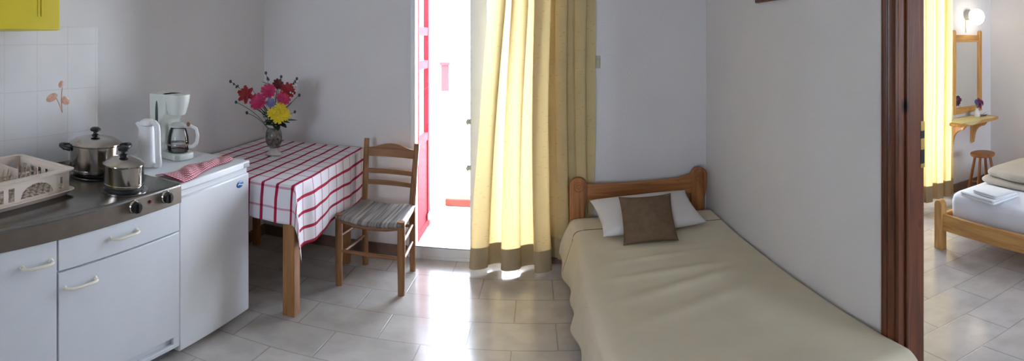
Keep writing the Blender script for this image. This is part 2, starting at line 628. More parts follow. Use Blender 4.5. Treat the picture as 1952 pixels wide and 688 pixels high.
# tiled splashback panel above the worktop
sb = struct(MB().box(LX, LX + 0.008, -0.6, 1.562, 0.879, 1.522).build('wall_backsplash', 'splash', smooth=False))
mb = MB()
for (y, z, ry, rz_, a) in [(1.285, 1.203, 0.034, 0.018, 0.35), (1.362, 1.185, 0.028, 0.019, -0.45), (1.338, 1.262, 0.019, 0.013, 0.9)]:
    mb.ell((LX + 0.0085, y, z), (0.0012, ry, rz_), 14, Matrix.Rotation(a, 4, 'X'))
for (p0, p1, p2) in [((1.31, 1.20), (1.33, 1.17), (1.345, 1.13)), ((1.345, 1.245), (1.335, 1.2), (1.345, 1.13))]:
    mb.tube([(LX + 0.0085, v[0], v[1]) for v in bez((*p0, 0), (*p1, 0), (*p2, 0), 6)], 0.0018, 6)
mb.build('flower_motif', 'motif', sb)

# baseboards
struct(MB().box(LX, DX0 - 0.02, WY - 0.012, WY, 0, 0.085).build('baseboard_back', 'baseboard', bevel=0.003))
struct(MB().box(DX1 + 0.03, RX, WY - 0.012, WY, 0, 0.085).build('baseboard_back_corner', 'baseboard', bevel=0.003))
struct(MB().box(LX, LX + 0.012, 2.08, WY - 0.012, 0, 0.085).build('baseboard_left', 'baseboard', bevel=0.003))
struct(MB().box(RX - 0.012, RX, 1.345, WY - 0.012, 0, 0.085).build('baseboard_right', 'baseboard', bevel=0.003))
struct(MB().box(BX1, BRX, WY - 0.012, WY, 0, 0.085).build('baseboard_bedroom_back', 'baseboard', bevel=0.003))
struct(MB().box(BRX - 0.012, BRX, FY, WY - 0.012, 0, 0.085).build('baseboard_bedroom', 'baseboard', bevel=0.003))


# balcony sliding door, white aluminium, two glazed panels
def balcony_door(name, x0, x1, stile):
    d = struct(bpy.data.objects.new(name, None))
    COL.objects.link(d)
    y0, y1 = WY - 0.015, WY + 0.075
    mb = MB()
    mb.box(x0, x0 + 0.02, y0, y1, 0, 2.12)
    mb.box(x1 - 0.02, x1, y0, y1, 0, 2.12)
    mb.box(x0 + 0.02, x1 - 0.02, y0, y1, 0, 0.022)
    mb.box(x0 + 0.02, x1 - 0.02, y0, y1, 2.09, 2.12)
    mb.build('door_frame', 'white_door', d, bevel=0.003)
    xm = x0 + 0.395
    for (a, b, ya, lw, rw) in [(x0 + 0.02, xm + stile, y0 + 0.008, 0.012, stile), (xm + 0.02, x1 - 0.02, y0 + 0.05, 0.05, 0.05)]:
        mb = MB()
        mb.box(a, a + lw, ya, ya + 0.035, 0.022, 2.09)
        mb.box(b - rw, b, ya, ya + 0.035, 0.022, 2.09)
        mb.box(a + lw, b - rw, ya, ya + 0.035, 0.022, 0.083)
        mb.box(a + lw, b - rw, ya, ya + 0.035, 2.02, 2.09)
        p = mb.build('door_panel', 'white_door', d, bevel=0.003)
        MB().box(a + lw, b - rw, ya + 0.014, ya + 0.02, 0.083, 2.02).build('glass_pane', 'pane', p, smooth=False)
        MB().box(a + lw, b - rw, ya + 0.004, ya + 0.013, 0.083, 0.0885).build('glazing_gasket', 'laminate_edge', p, smooth=False)
    return d, xm


d1, xm = balcony_door('door_1', DX0, DX1, 0.11)
for z in (0.955, 0.66):
    mb = MB()
    mb.box(xm - 0.018, xm + 0.006, WY - 0.028, WY - 0.008, z - 0.016, z + 0.016)
    mb.tube([(xm - 0.01, WY - 0.03, z + 0.018), (xm - 0.02, WY - 0.04, z), (xm - 0.012, WY - 0.03, z - 0.02)], 0.005, 8)
    mb.build('door_latch', 'grey_plastic', d1, bevel=0.002)
balcony_door('door_3', BX0, BX1, 0.06)


# windows added behind the camera to let daylight onto the kitchen and bed
def added_window(name, x0, x1):
    mb = MB()
    y0, y1 = FY - 0.10, FY - 0.04
    z0, z1 = 1.0, 2.0
    for a, b, c, d in [(x0, x0 + 0.06, z0, z1), (x1 - 0.06, x1, z0, z1), (x0, x1, z0, z0 + 0.06), (x0, x1, z1 - 0.06, z1),
                       ((x0 + x1) / 2 - 0.04, (x0 + x1) / 2 + 0.04, z0, z1)]:
        mb.box(a, b, y0, y1, c, d)
    w = struct(mb.build(name, 'white_door', smooth=False))
    MB().box(x0 + 0.05, x1 - 0.05, FY - 0.073, FY - 0.068, z0 + 0.05, z1 - 0.05).build('glass_pane', 'pane', w, smooth=False)


added_window('added_window_1', -1.6, -0.8)
added_window('added_window_2', 2.1, 3.5)

# wooden doorway to the bedroom: moulded casing, jamb, stop, strike plate
d2 = struct(bpy.data.objects.new('door_2', None))
COL.objects.link(d2)
YJ = 1.262


def casing_profile(y0, y1):
    # y from the opening edge outwards, x stands proud of the wall
    w = y1 - y0
    return [(RX, y0), (RX - 0.014, y0), (RX - 0.018, y0 + 0.10 * w), (RX - 0.026, y0 + 0.2 * w), (RX - 0.026, y0 + 0.3 * w),
            (RX - 0.014, y0 + 0.36 * w), (RX - 0.012, y0 + 0.44 * w), (RX - 0.02, y0 + 0.52 * w), (RX - 0.022, y0 + 0.72 * w),
            (RX - 0.014, y0 + 0.8 * w), (RX - 0.018, y0 + 0.88 * w), (RX - 0.016, y0 + 0.97 * w), (RX, y1)]


MB().prism(casing_profile(YJ - 0.005, YJ + 0.066), 'xy', 0, 2.12).build('door_casing', 'casing', d2, angle=25)
MB().prism(casing_profile(0.40 + 0.005, 0.40 - 0.066), 'xy', 0, 2.12).build('door_casing', 'casing', d2, angle=25)
MB().box(RX - 0.02, RX, 0.335, YJ + 0.066, 2.05, 2.12).build('door_casing', 'casing', d2, bevel=0.006)
MB().box(RX - 0.012, RX + 0.112, YJ - 0.022, YJ, 0, 2.06).build('door_jamb', 'casing', d2, bevel=0.003)
MB().box(RX - 0.012, RX + 0.112, 0.40, 0.422, 0, 2.06).build('door_jamb', 'casing', d2, bevel=0.003)
MB().box(RX - 0.012, RX + 0.112, 0.422, YJ - 0.022, 2.035, 2.06).build('door_jamb', 'casing', d2, bevel=0.003)
MB().box(RX + 0.018, RX + 0.03, YJ - 0.034, YJ - 0.022, 0, 2.035).build('door_stop', 'casing', d2, bevel=0.003)
mb = MB()
xs = RX + 0.094
for z0, z1 in [(1.152, 1.185), (1.085, 1.125), (1.02, 1.035)]:
    mb.box(xs, xs + 0.0185, YJ - 0.0245, YJ - 0.0215, z0, z1)
mb.build('strike_plate', 'brass', d2)
mb = MB()
for z0, z1 in [(1.125, 1.152), (1.035, 1.085)]:
    mb.box(xs, xs + 0.0185, YJ - 0.0242, YJ - 0.0215, z0, z1)
mb.build('latch_hole', 'black', d2)

# ------------------------------------------------------------------ outside: balcony, opposite house
struct(MB().box(-2.6, 5.2, WY + 0.2, 4.35, -0.14, -0.02).build('balcony_floor', 'balcony', smooth=False))
kerb = MB().box(-0.80, 1.2, 4.33, 4.47, -0.02, 0.05).build('balcony_kerb', 'terracotta', bevel=0.01)
tag(kerb, 'low terracotta kerb along the outer edge of the bright balcony', 'kerb')
kp = MB().box(-0.99, -0.92, 4.15, 4.26, -0.02, 0.11).build('balcony_post', 'terracotta', bevel=0.01)
tag(kp, 'short terracotta stub beside the red shutter outside the balcony door', 'post')

sh = thing('balcony_shutter', (-0.835, WY + 0.24, -0.02), 'red wooden shutter leaf folded open outside the balcony door', 'shutter')
for nm, y0, y1, z0, z1 in [('stile', 0.0, 0.05, 0.03, 2.1), ('stile', 0.33, 0.40, 0.03, 2.1)]:
    MB().box(-0.02, 0.02, y0, y1, z0, z1).build(nm, 'red_paint', sh, bevel=0.003)
for z in (0.06, 0.76, 1.30, 1.54, 2.05):
    MB().box(-0.017, 0.017, 0.05, 0.33, z - 0.03, z + 0.03).build('rail', 'red_paint', sh, bevel=0.003)
MB().box(-0.008, 0.008, 0.05, 0.33, 0.09, 0.73).build('panel', 'red_paint', sh)
MB().box(0.02, 0.034, 0.29, 0.40, 0.10, 0.15).build('shutter_latch', 'grey_plastic', sh, bevel=0.003)

hs = thing('opposite_house', (-1.6, 7.2, -3.0), 'white rendered house wall across from the balcony, washed out by daylight', 'house')
MB().box(-2.2, 0.62, 0, 2.0, 0, 6.6).build('house_wall', 'stucco', hs, smooth=False)
mb = MB()
mb.box(0.22, 0.33, -0.05, 0.0, 3.72, 4.09)
mb.box(0.20, 0.35, -0.07, 0.0, 4.09, 4.13)
mb.build('window_shutter', 'faded_red', hs, bevel=0.004)

# ------------------------------------------------------------------ kitchen
t = thing('wall_cabinet', (LX, 0.0, 1.5), 'yellow wall cabinet above the tiled splashback, only its lower corner in view', 'cabinet')
MB().box(0, 0.312, -0.6, 1.109, 0.0, 0.7).build('cabinet_body', 'yellow', t, bevel=0.002)
for y0, y1 in [(0.46, 1.107), (-0.19, 0.456)]:
    mb = MB()
    mb.box(0.313, 0.331, y0, y1, 0.002, 0.7)
    dr = mb.build('cabinet_door', 'yellow', t, bevel=0.003)
    for yy in (y0 + 0.085, y0 + 0.1, y1 - 0.1, y1 - 0.085):
        MB().box(0.331, 0.3335, yy - 0.003, yy + 0.003, 0.05, 0.7).build('door_moulding', 'yellow', dr, bevel=0.001)

CF = -1.345   # cabinet front plane


def bow_handle(parent, y0, y1, z):
    mb = MB()
    pts = [(CF, y0, z), (CF + 0.018, y0 + 0.004, z), (CF + 0.026, y0 + 0.018, z)]
    pts += [(CF + 0.027, y0 + 0.018 + (y1 - y0 - 0.036) * i / 6, z) for i in range(1, 6)]
    pts += [(CF + 0.026, y1 - 0.018, z), (CF + 0.018, y1 - 0.004, z), (CF, y1, z)]
    mb.tube(pts, 0.0062, 10)
    mb.lathe([(0.010, 0), (0.009, 0.004), (0.0062, 0.006)], (CF, y0, z), 12, mat=Matrix.Rotation(PI / 2, 4, 'Y'))
    mb.lathe([(0.010, 0), (0.009, 0.004), (0.0062, 0.006)], (CF, y1, z), 12, mat=Matrix.Rotation(PI / 2, 4, 'Y'))
    mb.build('handle', 'handle', parent)


ZW = 0.797
t = thing('kitchen_cabinet', (0, 0, 0), 'white base cabinet with drawer above door, next to the fridge', 'cabinet')
MB().box(LX + 0.01, CF - 0.018, 0.928, 1.532, 0.085, ZW).build('cabinet_body', 'laminate', t)
dr = MB().box(CF - 0.017, CF, 0.931, 1.530, 0.672, ZW - 0.004).build('drawer', 'laminate', t, bevel=0.002)
bow_handle(dr, 1.155, 1.285, 0.742)
dr = MB().box(CF - 0.017, CF, 0.931, 1.530, 0.145, 0.664).build('door', 'laminate', t, bevel=0.002)
bow_handle(dr, 0.955, 1.085, 0.600)
mb = MB()
mb.box(CF - 0.017, CF, 0.931, 1.530, 0.082, 0.105)
mb.box(CF - 0.017, CF, 1.495, 1.530, 0.105, 0.145)
mb.build('vent_rail', 'laminate', t, bevel=0.002)
MB().box(CF - 0.06, CF - 0.02, 0.931, 1.495, 0.105, 0.145).build('vent_slot', 'baseboard', t)
MB().box(LX + 0.05, CF - 0.06, 0.93, 1.53, 0, 0.085).build('plinth', 'laminate_edge', t)

t = thing('kitchen_cabinet', (0, 0, 0), 'white base cabinet with one full-height door below the dish rack', 'cabinet')
MB().box(LX + 0.01, CF - 0.018, 0.33, 0.926, 0.085, ZW).build('cabinet_body', 'laminate', t)
dr = MB().box(CF - 0.017, CF, 0.332, 0.923, 0.12, ZW - 0.004).build('door', 'laminate', t, bevel=0.002)
bow_handle(dr, 0.79, 0.90, 0.722)
MB().box(LX + 0.05, CF - 0.06, 0.33, 0.926, 0, 0.085).build('plinth', 'laminate_edge', t)

t = thing('stainless_worktop', (0, 0, 0), 'stainless steel worktop with two hotplates and two black control knobs', 'worktop')
mb = MB()
ZT = 0.879
prof = [(LX + 0.009, ZT - 0.03), (LX + 0.009, ZT + 0.02), (LX + 0.016, ZT + 0.02), (LX + 0.022, ZT + 0.004), (LX + 0.04, ZT),
        (-1.352, ZT), (-1.344, ZT - 0.003), (-1.338, ZT - 0.011), (-1.338, ZW), (-1.352, ZW), (-1.352, ZT - 0.03)]
mb.prism(prof, 'xz', -0.4, 1.534)
mb.build('worktop', 'steel', t, angle=50)
MB().box(-1.338, -1.3365, -0.4, 1.533, ZW + 0.002, ZT - 0.012).build('apron', 'steel_apron', t)
for (x, y, r) in [(-1.705, 1.378, 0.088), (-1.445, 1.312, 0.075)]:
    mb = MB().lathe([(r + 0.022, 0), (r + 0.022, 0.004), (r + 0.006, 0.006), (r + 0.004, 0.003)], (x, y, ZT), 36)
    ring = mb.build('hob_ring', 'steel', t)
    MB().lathe([(r, 0.002), (r, 0.012), (r - 0.004, 0.016), (0.02, 0.016), (0.018, 0.013), (0.001, 0.013)], (x, y, ZT), 36).build('hotplate', 'iron', ring)
for y in (1.263, 1.436):
    rx = Matrix.Rotation(PI / 2, 4, 'Y')
    mb = MB().lathe([(0.027, 0), (0.027, 0.004), (0.022, 0.012)], (-1.3365, y, 0.845), 24, mat=rx)
    kb = mb.build('knob_base', 'pot_steel', t)
    mb = MB().lathe([(0.0235, 0.008), (0.023, 0.024), (0.019, 0.028), (0.001, 0.028)], (-1.3365, y, 0.845), 24, mat=rx)
    mb.box(-1.312, -1.303, y - 0.004, y + 0.004, 0.828, 0.862)
    mb.build('knob', 'black', kb)
MB().lathe([(0.007, 0), (0.007, 0.003), (0.004, 0.006), (0.0005, 0.006)], (-1.3365, 1.35, 0.845), 14, mat=Matrix.Rotation(PI / 2, 4, 'Y')).build('indicator_lamp', 'red_light', t)


# --- dish rack
t = thing('dish_rack', (-1.64, 0.875, ZT + 0.001), 'cream plastic dish drying rack standing on the steel worktop', 'dish rack', rz=math.radians(9))
LY, DXr = 0.22, 0.155   # half length along y, half depth along x


def rrect(hx, hy, r, n=5):
    pts = []
    for cx, cy, a0 in [(hx - r, hy - r, 0), (-hx + r, hy - r, PI / 2), (-hx + r, -hy + r, PI), (hx - r, -hy + r, 1.5 * PI)]:
        for i in range(n + 1):
            a = a0 + PI / 2 * i / n
            pts.append((cx + r * math.cos(a), cy + r * math.sin(a)))
    return pts


def loft(mb, rings, cap0=False, cap1=False):
    n = len(rings[0])
    v = [p for r in rings for p in r]
    f = [(i * n + k, i * n + (k + 1) % n, (i + 1) * n + (k + 1) % n, (i + 1) * n + k) for i in range(len(rings) - 1) for k in range(n)]
    if cap0:
        f.append(tuple(range(n - 1, -1, -1)))
    if cap1:
        f.append(tuple((len(rings) - 1) * n + k for k in range(n)))
    mb.add(v, f)


mb = MB()
R3 = lambda hx, hy, r, z: [(x, y, z) for x, y in rrect(hx, hy, r)]
loft(mb, [R3(DXr - 0.01, LY - 0.01, 0.03, 0), R3(DXr + 0.012, LY + 0.012, 0.035, 0.022), R3(DXr + 0.016, LY + 0.016, 0.035, 0.024),
          R3(DXr + 0.012, LY + 0.012, 0.035, 0.026), R3(DXr - 0.012, LY - 0.012, 0.03, 0.005)], True, True)
mb.build('drip_tray', 'rack', t)
mb = MB()
z0, z1, th = 0.012, 0.105, 0.004
# long front and back walls with slots and one arch
for sx in (1, -1):
    hl = LY - 0.012
    outer = [(-hl, z0), (hl, z0), (hl, z1), (-hl, z1)]
    holes = []
    for y in (-0.165, -0.118, -0.071, 0.165):
        holes.append([(y - 0.013, 0.03), (y + 0.013, 0.03), (y + 0.013, 0.078), (y - 0.013, 0.078)])
    arch = [(-0.03, 0.03), (0.125, 0.03)] + [(0.0475 + 0.0775 * math.cos(a), 0.03 + 0.048 * math.sin(a)) for a in [PI * i / 14 for i in range(1, 14)]]
    holes.append(arch)
    x = sx * (DXr - 0.008)
    mt = Matrix(((0, 0, 1, x), (1, 0, 0, 0), (0, 1, 0, 0), (0, 0, 0, 1)))
    mb.plate(outer, holes, th, mt)
for sy in (1, -1):
    hl = DXr - 0.01
    outer = [(-hl, z0), (hl, z0), (hl, z1), (-hl, z1)]
    holes = [[(x - 0.011, 0.03), (x + 0.011, 0.03), (x + 0.011, 0.078), (x - 0.011, 0.078)] for x in (-0.11, -0.066, -0.022, 0.022, 0.066, 0.11)]
    y = sy * (LY - 0.012)
    mt = Matrix(((1, 0, 0, 0), (0, 0, 1, y), (0, 1, 0, 0), (0, 0, 0, 1)))
    mb.plate(outer, holes, th, mt)
mb.build('basket_wall', 'rack', t)
mb = MB()
loft(mb, [R3(DXr - 0.008, LY - 0.012, 0.02, z1 - 0.004), R3(DXr + 0.012, LY + 0.008, 0.025, z1 - 0.006), R3(DXr + 0.014, LY + 0.01, 0.025, z1),
          R3(DXr - 0.008, LY - 0.012, 0.02, z1 + 0.004), R3(DXr - 0.012, LY - 0.016, 0.02, z1), R3(DXr - 0.008, LY - 0.012, 0.02, z1 - 0.004)])
mb.build('rim', 'rack', t)
mb = MB()
for i in range(9):
    x = -DXr + 0.03 + i * (2 * DXr - 0.06) / 8
    mb.box(x - 0.004, x + 0.004, -LY + 0.014, LY - 0.014, 0.026, 0.032)
for i in range(13):
    y = -LY + 0.03 + i * (2 * LY - 0.06) / 12
    mb.box(-DXr + 0.01, DXr - 0.01, y - 0.004, y + 0.004, 0.026, 0.032)
mb.build('basket_floor', 'rack', t)
mb = MB()
for x in (-0.06, 0.045):
    mb.box(x - 0.005, x + 0.005, -LY + 0.014, LY - 0.014, 0.05, 0.056)
    for i in range(17):
        y = -LY + 0.035 + i * (2 * LY - 0.07) / 16
        mb.tube([(x, y, 0.03), (x + 0.004, y, 0.06), (x + 0.012, y, 0.088)], [0.004, 0.0035, 0.002], 6)
mb.build('plate_pegs', 'rack', t)
MB().box(-DXr + 0.012, -0.01, 0.085, 0.09, 0.03, 0.09).build('cutlery_divider', 'rack', t, bevel=0.002)


# --- pots
def pot(name, loc, r, h, label, handles, rz=0.0):
    t = thing(name, loc, label, 'pot', rz=rz)
    mb = MB().lathe([(r * 0.92, 0), (r * 0.985, 0.006), (r * 0.99, 0.014), (r * 0.97, 0.016), (r, 0.02), (r, h - 0.004), (r * 1.03, h), (r * 1.0, h + 0.001),
                     (r * 0.96, h - 0.004), (r * 0.96, 0.02), (0.001, 0.015)], n=44)
    mb.build('pot_body', 'pot_steel', t)
    lid = MB().lathe([(r * 1.045, h + 0.001), (r * 1.045, h + 0.005), (r * 0.99, h + 0.008), (r * 0.8, h + 0.020), (r * 0.5, h + 0.029), (r * 0.2, h + 0.033), (0.001, h + 0.034)], n=44, close=True)
    lid = lid.build('lid', 'pot_steel', t)
    z = h + 0.033
    MB().lathe([(0.017, z), (0.017, z + 0.004), (0.009, z + 0.010), (0.009, z + 0.016), (0.023, z + 0.022), (0.024, z + 0.030), (0.016, z + 0.037), (0.001, z + 0.038)], n=24).build('lid_knob', 'black', lid)
    for s in handles:
        mb = MB()
        # flat looped side grip
        n = 12
        pts = []
        for i in range(n + 1):
            a = -PI / 2 + PI * i / n
            pts.append((s * (r - 0.004 + 0.045 * math.cos(a)), 0.038 * math.sin(a), h - 0.02 + 0.01 * math.cos(a)))
        mb.tube(pts, 0.0095, 10)
        mb.box(min(s * r, s * (r + 0.03)), max(s * r, s * (r + 0.03)), -0.036, 0.036, h - 0.024, h - 0.013)
        mb.build('handle', 'black', t)
    return t


va = math.atan2(0.777, 0.63)
pot('cooking_pot', (-1.705, 1.378, ZT + 0.0165), 0.113, 0.122, 'large steel pot with black side handles on the rear hotplate', (1, -1), rz=va)
pot('cooking_pot', (-1.445, 1.312, ZT + 0.0165), 0.081, 0.088, 'small steel saucepan with black lid knob on the front hotplate', (), rz=va)

# --- fridge
FZ = 0.874
t = thing('refrigerator', (0, 0, 0), 'white under-counter refrigerator between base cabinet and checked table', 'refrigerator')
FX = -1.353
fy0, fy1 = 1.54, 2.067
MB().box(LX + 0.03, FX - 0.055, fy0 + 0.003, fy1 - 0.003, 0.03, FZ - 0.034).build('cabinet_body', 'white_metal', t, bevel=0.004)
fd = MB().box(FX - 0.05, FX, fy0, fy1, 0.035, FZ - 0.062).build('door', 'white_metal', t, bevel=0.008)
MB().box(FX - 0.045, FX - 0.012, fy0 + 0.002, fy1 - 0.002, FZ - 0.066, FZ - 0.034).build('handle_recess', 'white_metal', t, bevel=0.004)
MB().box(LX + 0.02, FX + 0.004, fy0, fy1, FZ - 0.033, FZ).build('top_panel', 'white_metal', t, bevel=0.005)
mb = MB().box(FX - 0.012, FX + 0.0055, fy1 - 0.055, fy1 - 0.004, FZ - 0.03, FZ - 0.008)
mb.build('hinge_cover', 'grey_plastic', t, bevel=0.004)
mb = MB().ell((FX, 1.985, 0.768), (0.004, 0.030, 0.017), 20)
bd = mb.build('badge', 'badge_blue', fd)
mb = MB()
mb.tube([(FX + 0.0038, 1.985 - 0.02 + 0.004 * i, 0.768 + 0.004 * math.sin(i * 0.6)) for i in range(11)], 0.0022, 6)
mb.build('badge_wave', 'badge_white', bd)
for y in (fy0 + 0.05, fy1 - 0.05):
    MB().lathe([(0.02, 0), (0.02, 0.015), (0.012, 0.017), (0.012, 0.032)], (FX - 0.07, y, 0), 14).build('foot', 'grey_plastic', t)
    MB().lathe([(0.02, 0), (0.02, 0.015), (0.012, 0.017), (0.012, 0.032)], (LX + 0.08, y, 0), 14).build('foot', 'grey_plastic', t)


# --- red gingham towel bunched along the fridge's front edge
def towel_pt(a, b):
    y = 1.555 + 0.465 * a
    xc = -1.405 - 0.05 * a + 0.012 * math.sin(9 * a)
    w = 0.155 - 0.085 * a + 0.012 * math.sin(14 * a + 1)
    x = xc + (b - 0.62) * w
    z = FZ + 0.0055 + 0.013 * abs(math.sin(b * PI)) * (0.6 + 0.4 * math.sin(17 * a + 5 * b)) + 0.006 * (0.5 + 0.5 * math.sin(38 * a + 9 * b)) * math.sin(b * PI)
    return (x, y, z)


o = MB().grid(towel_pt, 90, 22, lambda a, b: (a * 0.6, b * 0.22)).build('dish_towel', 'gingham', solid=0.003)
tag(o, 'red and white gingham dish towel bunched along the front edge of the fridge top', 'towel')

# --- kettle
t = thing('electric_kettle', (-1.655, 1.66, FZ + 0.001), 'white plastic jug kettle on the fridge beside the coffee maker', 'kettle', rz=math.radians(2))
mb = MB()
rings = []
for z, r in [(0, 0.052), (0.004, 0.056), (0.02, 0.055), (0.03, 0.050), (0.10, 0.047), (0.17, 0.043), (0.195, 0.043)]:
    rings.append([(r * 0.95 * math.cos(a) - 0.012, r * 0.85 * math.sin(a), z) for a in [2 * PI * k / 28 for k in range(28)]])
loft(mb, rings, True, True)
mb.build('kettle_body', 'white_plastic', t)
mb = MB()
mb.prism([(-0.052, 0.172), (-0.075, 0.198), (-0.06, 0.206), (-0.03, 0.206), (-0.03, 0.172)], 'xz', -0.016, 0.016)
mb.build('spout', 'white_plastic', t, bevel=0.004)
mb = MB()
rings = []
for z, s in [(0.196, 1.0), (0.206, 1.0), (0.214, 0.9), (0.224, 0.55), (0.226, 0.2)]:
    rings.append([(0.042 * s * math.cos(a) - 0.008 + 0.012 * (1 - s), 0.037 * s * math.sin(a), z + 0.05 * (0.042 * s * math.cos(a))) for a in [2 * PI * k / 24 for k in range(24)]])
loft(mb, rings, True, True)
mb.build('lid', 'white_plastic', t)
mb = MB()
pts = [(0.018, 0, 0.208), (0.042, 0, 0.210), (0.056, 0, 0.196), (0.060, 0, 0.17), (0.061, 0, 0.12), (0.063, 0, 0.07), (0.066, 0, 0.035), (0.066, 0, 0.016), (0.045, 0, 0.010)]
mb.tube(pts, [0.013, 0.014, 0.015, 0.0145, 0.014, 0.014, 0.016, 0.015, 0.013], 12)
mb.build('handle', 'white_plastic', t)

# --- coffee maker (front faces +x)
t = thing('coffee_maker', (-1.715, 1.885, FZ + 0.001), 'pale green-white filter coffee maker with glass jug on the fridge', 'coffee maker', rz=math.radians(-6))
mb = MB()
mb.prism([(x, y) for x, y in [(-0.085, -0.066), (0.10, -0.066), (0.118, -0.045), (0.122, 0), (0.118, 0.045), (0.10, 0.066), (-0.085, 0.066)]], 'xy', 0, 0.034)
mb.build('base', 'machine', t, bevel=0.006)
mb = MB()
# water tank column with an outward flare towards the top
mb.prism([(-0.085, 0.03), (0.0, 0.03), (-0.005, 0.10), (0.0, 0.19), (0.03, 0.225), (0.03, 0.322), (-0.098, 0.322), (-0.094, 0.2)], 'xz', -0.066, 0.066)
mb.build('water_tank', 'machine', t, bevel=0.006)
mb = MB()
rings = []
for z, r in [(0.222, 0.044), (0.232, 0.05), (0.28, 0.064), (0.312, 0.070), (0.322, 0.068)]:
    rings.append([(0.045 + r * math.cos(a), r * 0.96 * math.sin(a), z) for a in [2 * PI * k / 30 for k in range(30)]])
loft(mb, rings, True, True)
mb.build('filter_basket', 'machine', t)
MB().ell((-0.035, -0.0665, 0.222), (0.0115, 0.004, 0.066), 16).build('water_gauge', 'gauge', t)
MB().lathe([(0.05, 0), (0.05, 0.004), (0.001, 0.005)], (0.055, 0, 0.034), 28).build('warming_plate', 'coffee', t)
jug = MB().lathe([(0.046, 0.040), (0.053, 0.046), (0.055, 0.075), (0.052, 0.11), (0.043, 0.142), (0.038, 0.155), (0.041, 0.162)], (0.056, 0, 0), 30, close=False).build('glass_jug', 'clear', t, solid=0.0015)
MB().lathe([(0.0545, 0.068), (0.0557, 0.07), (0.0557, 0.078), (0.0545, 0.08)], (0.056, 0, 0), 30, close=False).build('jug_band', 'pot_steel', jug)
MB().lathe([(0.043, 0.16), (0.044, 0.168), (0.030, 0.178), (0.006, 0.181), (0.001, 0.181)], (0.056, 0, 0), 26).build('jug_lid', 'machine', jug)
mb = MB()
mb.tube([(0.094, 0.01, 0.165), (0.118, 0.03, 0.168), (0.140, 0.046, 0.155), (0.147, 0.05, 0.12), (0.142, 0.046, 0.085), (0.125, 0.034, 0.066), (0.108, 0.022, 0.066)], 0.0085, 12)
mb.build('jug_handle', 'white_plastic', jug)
MB().ell((0.118, 0.012, 0.178), (0.010, 0.009, 0.012), 12).build('drip_button', 'brown_sprig', jug)

# ------------------------------------------------------------------ table, cloth, vase, flowers
TX0, TX1, TY0, TY1, TZ = LX + 0.022, -1.138, 2.134, 3.093, 0.752
t = thing('dining_table', (0, 0, 0), 'pine dining table in the corner under a red and white checked cloth', 'table')
MB().box(TX0, TX1, TY0, TY1, TZ - 0.026, TZ).build('tabletop', 'pine_y', t, bevel=0.004)
for x in (TX0 + 0.05, TX1 - 0.035):
    for y in (TY0 + 0.045, TY1 - 0.17):
        big = y < 2.5
        w = 0.033 if big else 0.022
        MB().box(x - w, x + w, y - w, y + w, 0, TZ - 0.027).build('leg', 'pine_z', t, bevel=0.005)
MB().box(TX0 + 0.08, TX1 - 0.07, TY0 + 0.03, TY0 + 0.052, TZ - 0.115, TZ - 0.026).build('apron', 'pine_x', t)
MB().box(TX0 + 0.08, TX1 - 0.07, TY1 - 0.18, TY1 - 0.158, TZ - 0.115, TZ - 0.026).build('apron', 'pine_x', t)
MB().box(TX0 + 0.03, TX0 + 0.052, TY0 + 0.08, TY1 - 0.2, TZ - 0.115, TZ - 0.026).build('apron', 'pine_y', t)
MB().box(TX1 - 0.047, TX1 - 0.025, TY0 + 0.08, TY1 - 0.2, TZ - 0.115, TZ - 0.026).build('apron', 'pine_y', t)

DR, DF = 0.345, 0.20      # overhang on the right and front
ZCL = TZ + 0.005
CX0, CX1 = TX0 + 0.004, TX1 + 0.006
CY0, CY1 = TY0 - 0.006, TY1 + 0.004


def cloth(u, v):
    # u: metres from the left edge towards the right, v: metres from the front overhang hem towards the back
    W_, L_ = CX1 - CX0, CY1 - CY0
    a = u - W_
    b = DF - v
    x = CX0 + min(u, W_)
    y = CY0 + max(v - DF, 0)
    z = ZCL + 0.0015 * math.sin(u * 23) * math.sin(v * 19)
    if a > 0 and b <= 0:
        w = 0.012 * math.sin(v * 16 + 0.6) + 0.007 * math.sin(v * 37)
        k = min(1, a / 0.12)
        near = max(0, 1 - (v - DF) / 0.35)
        x += 0.006 + 0.05 * a * near + w * k * (0.35 + 0.5 * near) + 0.006 * k
        z -= a - 0.006
        z += 0.012 * math.sin(v * 11) * k * (a / DR)
    elif b > 0 and a <= 0:
        w = 0.008 * math.sin(u * 21) + 0.004 * math.sin(u * 47)
        k = min(1, b / 0.08)
        y -= 0.005 + 0.06 * b + w * k * 0.7 + 0.008 * k
        z -= b - 0.005
    elif a > 0 and b > 0:
        r = math.hypot(a, b)
        th = math.atan2(a, b)          # 0 = front, 90 deg = right
        fl = 0.30 * max(0.0, math.sin(2 * th)) ** 1.2 * r
        k = min(1, r / 0.1)
        x += math.sin(th) * (0.012 + 0.07 * r) + fl * 0.52 * (1 if th > 0.3 else th / 0.3)
        y -= math.cos(th) * (0.012 + 0.05 * r) + fl * 0.70
        z -= r * (0.985 - 0.10 * math.sin(2 * th))
    return (x, y, z)


W_, L_ = CX1 - CX0, CY1 - CY0
mb = MB()
NU, NV = 96, 92
mb.grid(lambda a, b: cloth(a * (W_ + DR), b * (L_ + DF)), NU, NV, lambda a, b: (a * (W_ + DR) - W_ + 0.003, b * (L_ + DF) + 0.03))
o = mb.build('tablecloth', 'table_cloth', solid=0.002, angle=80)
tag(o, 'red and white checked tablecloth hanging over the edges of the corner table', 'tablecloth')

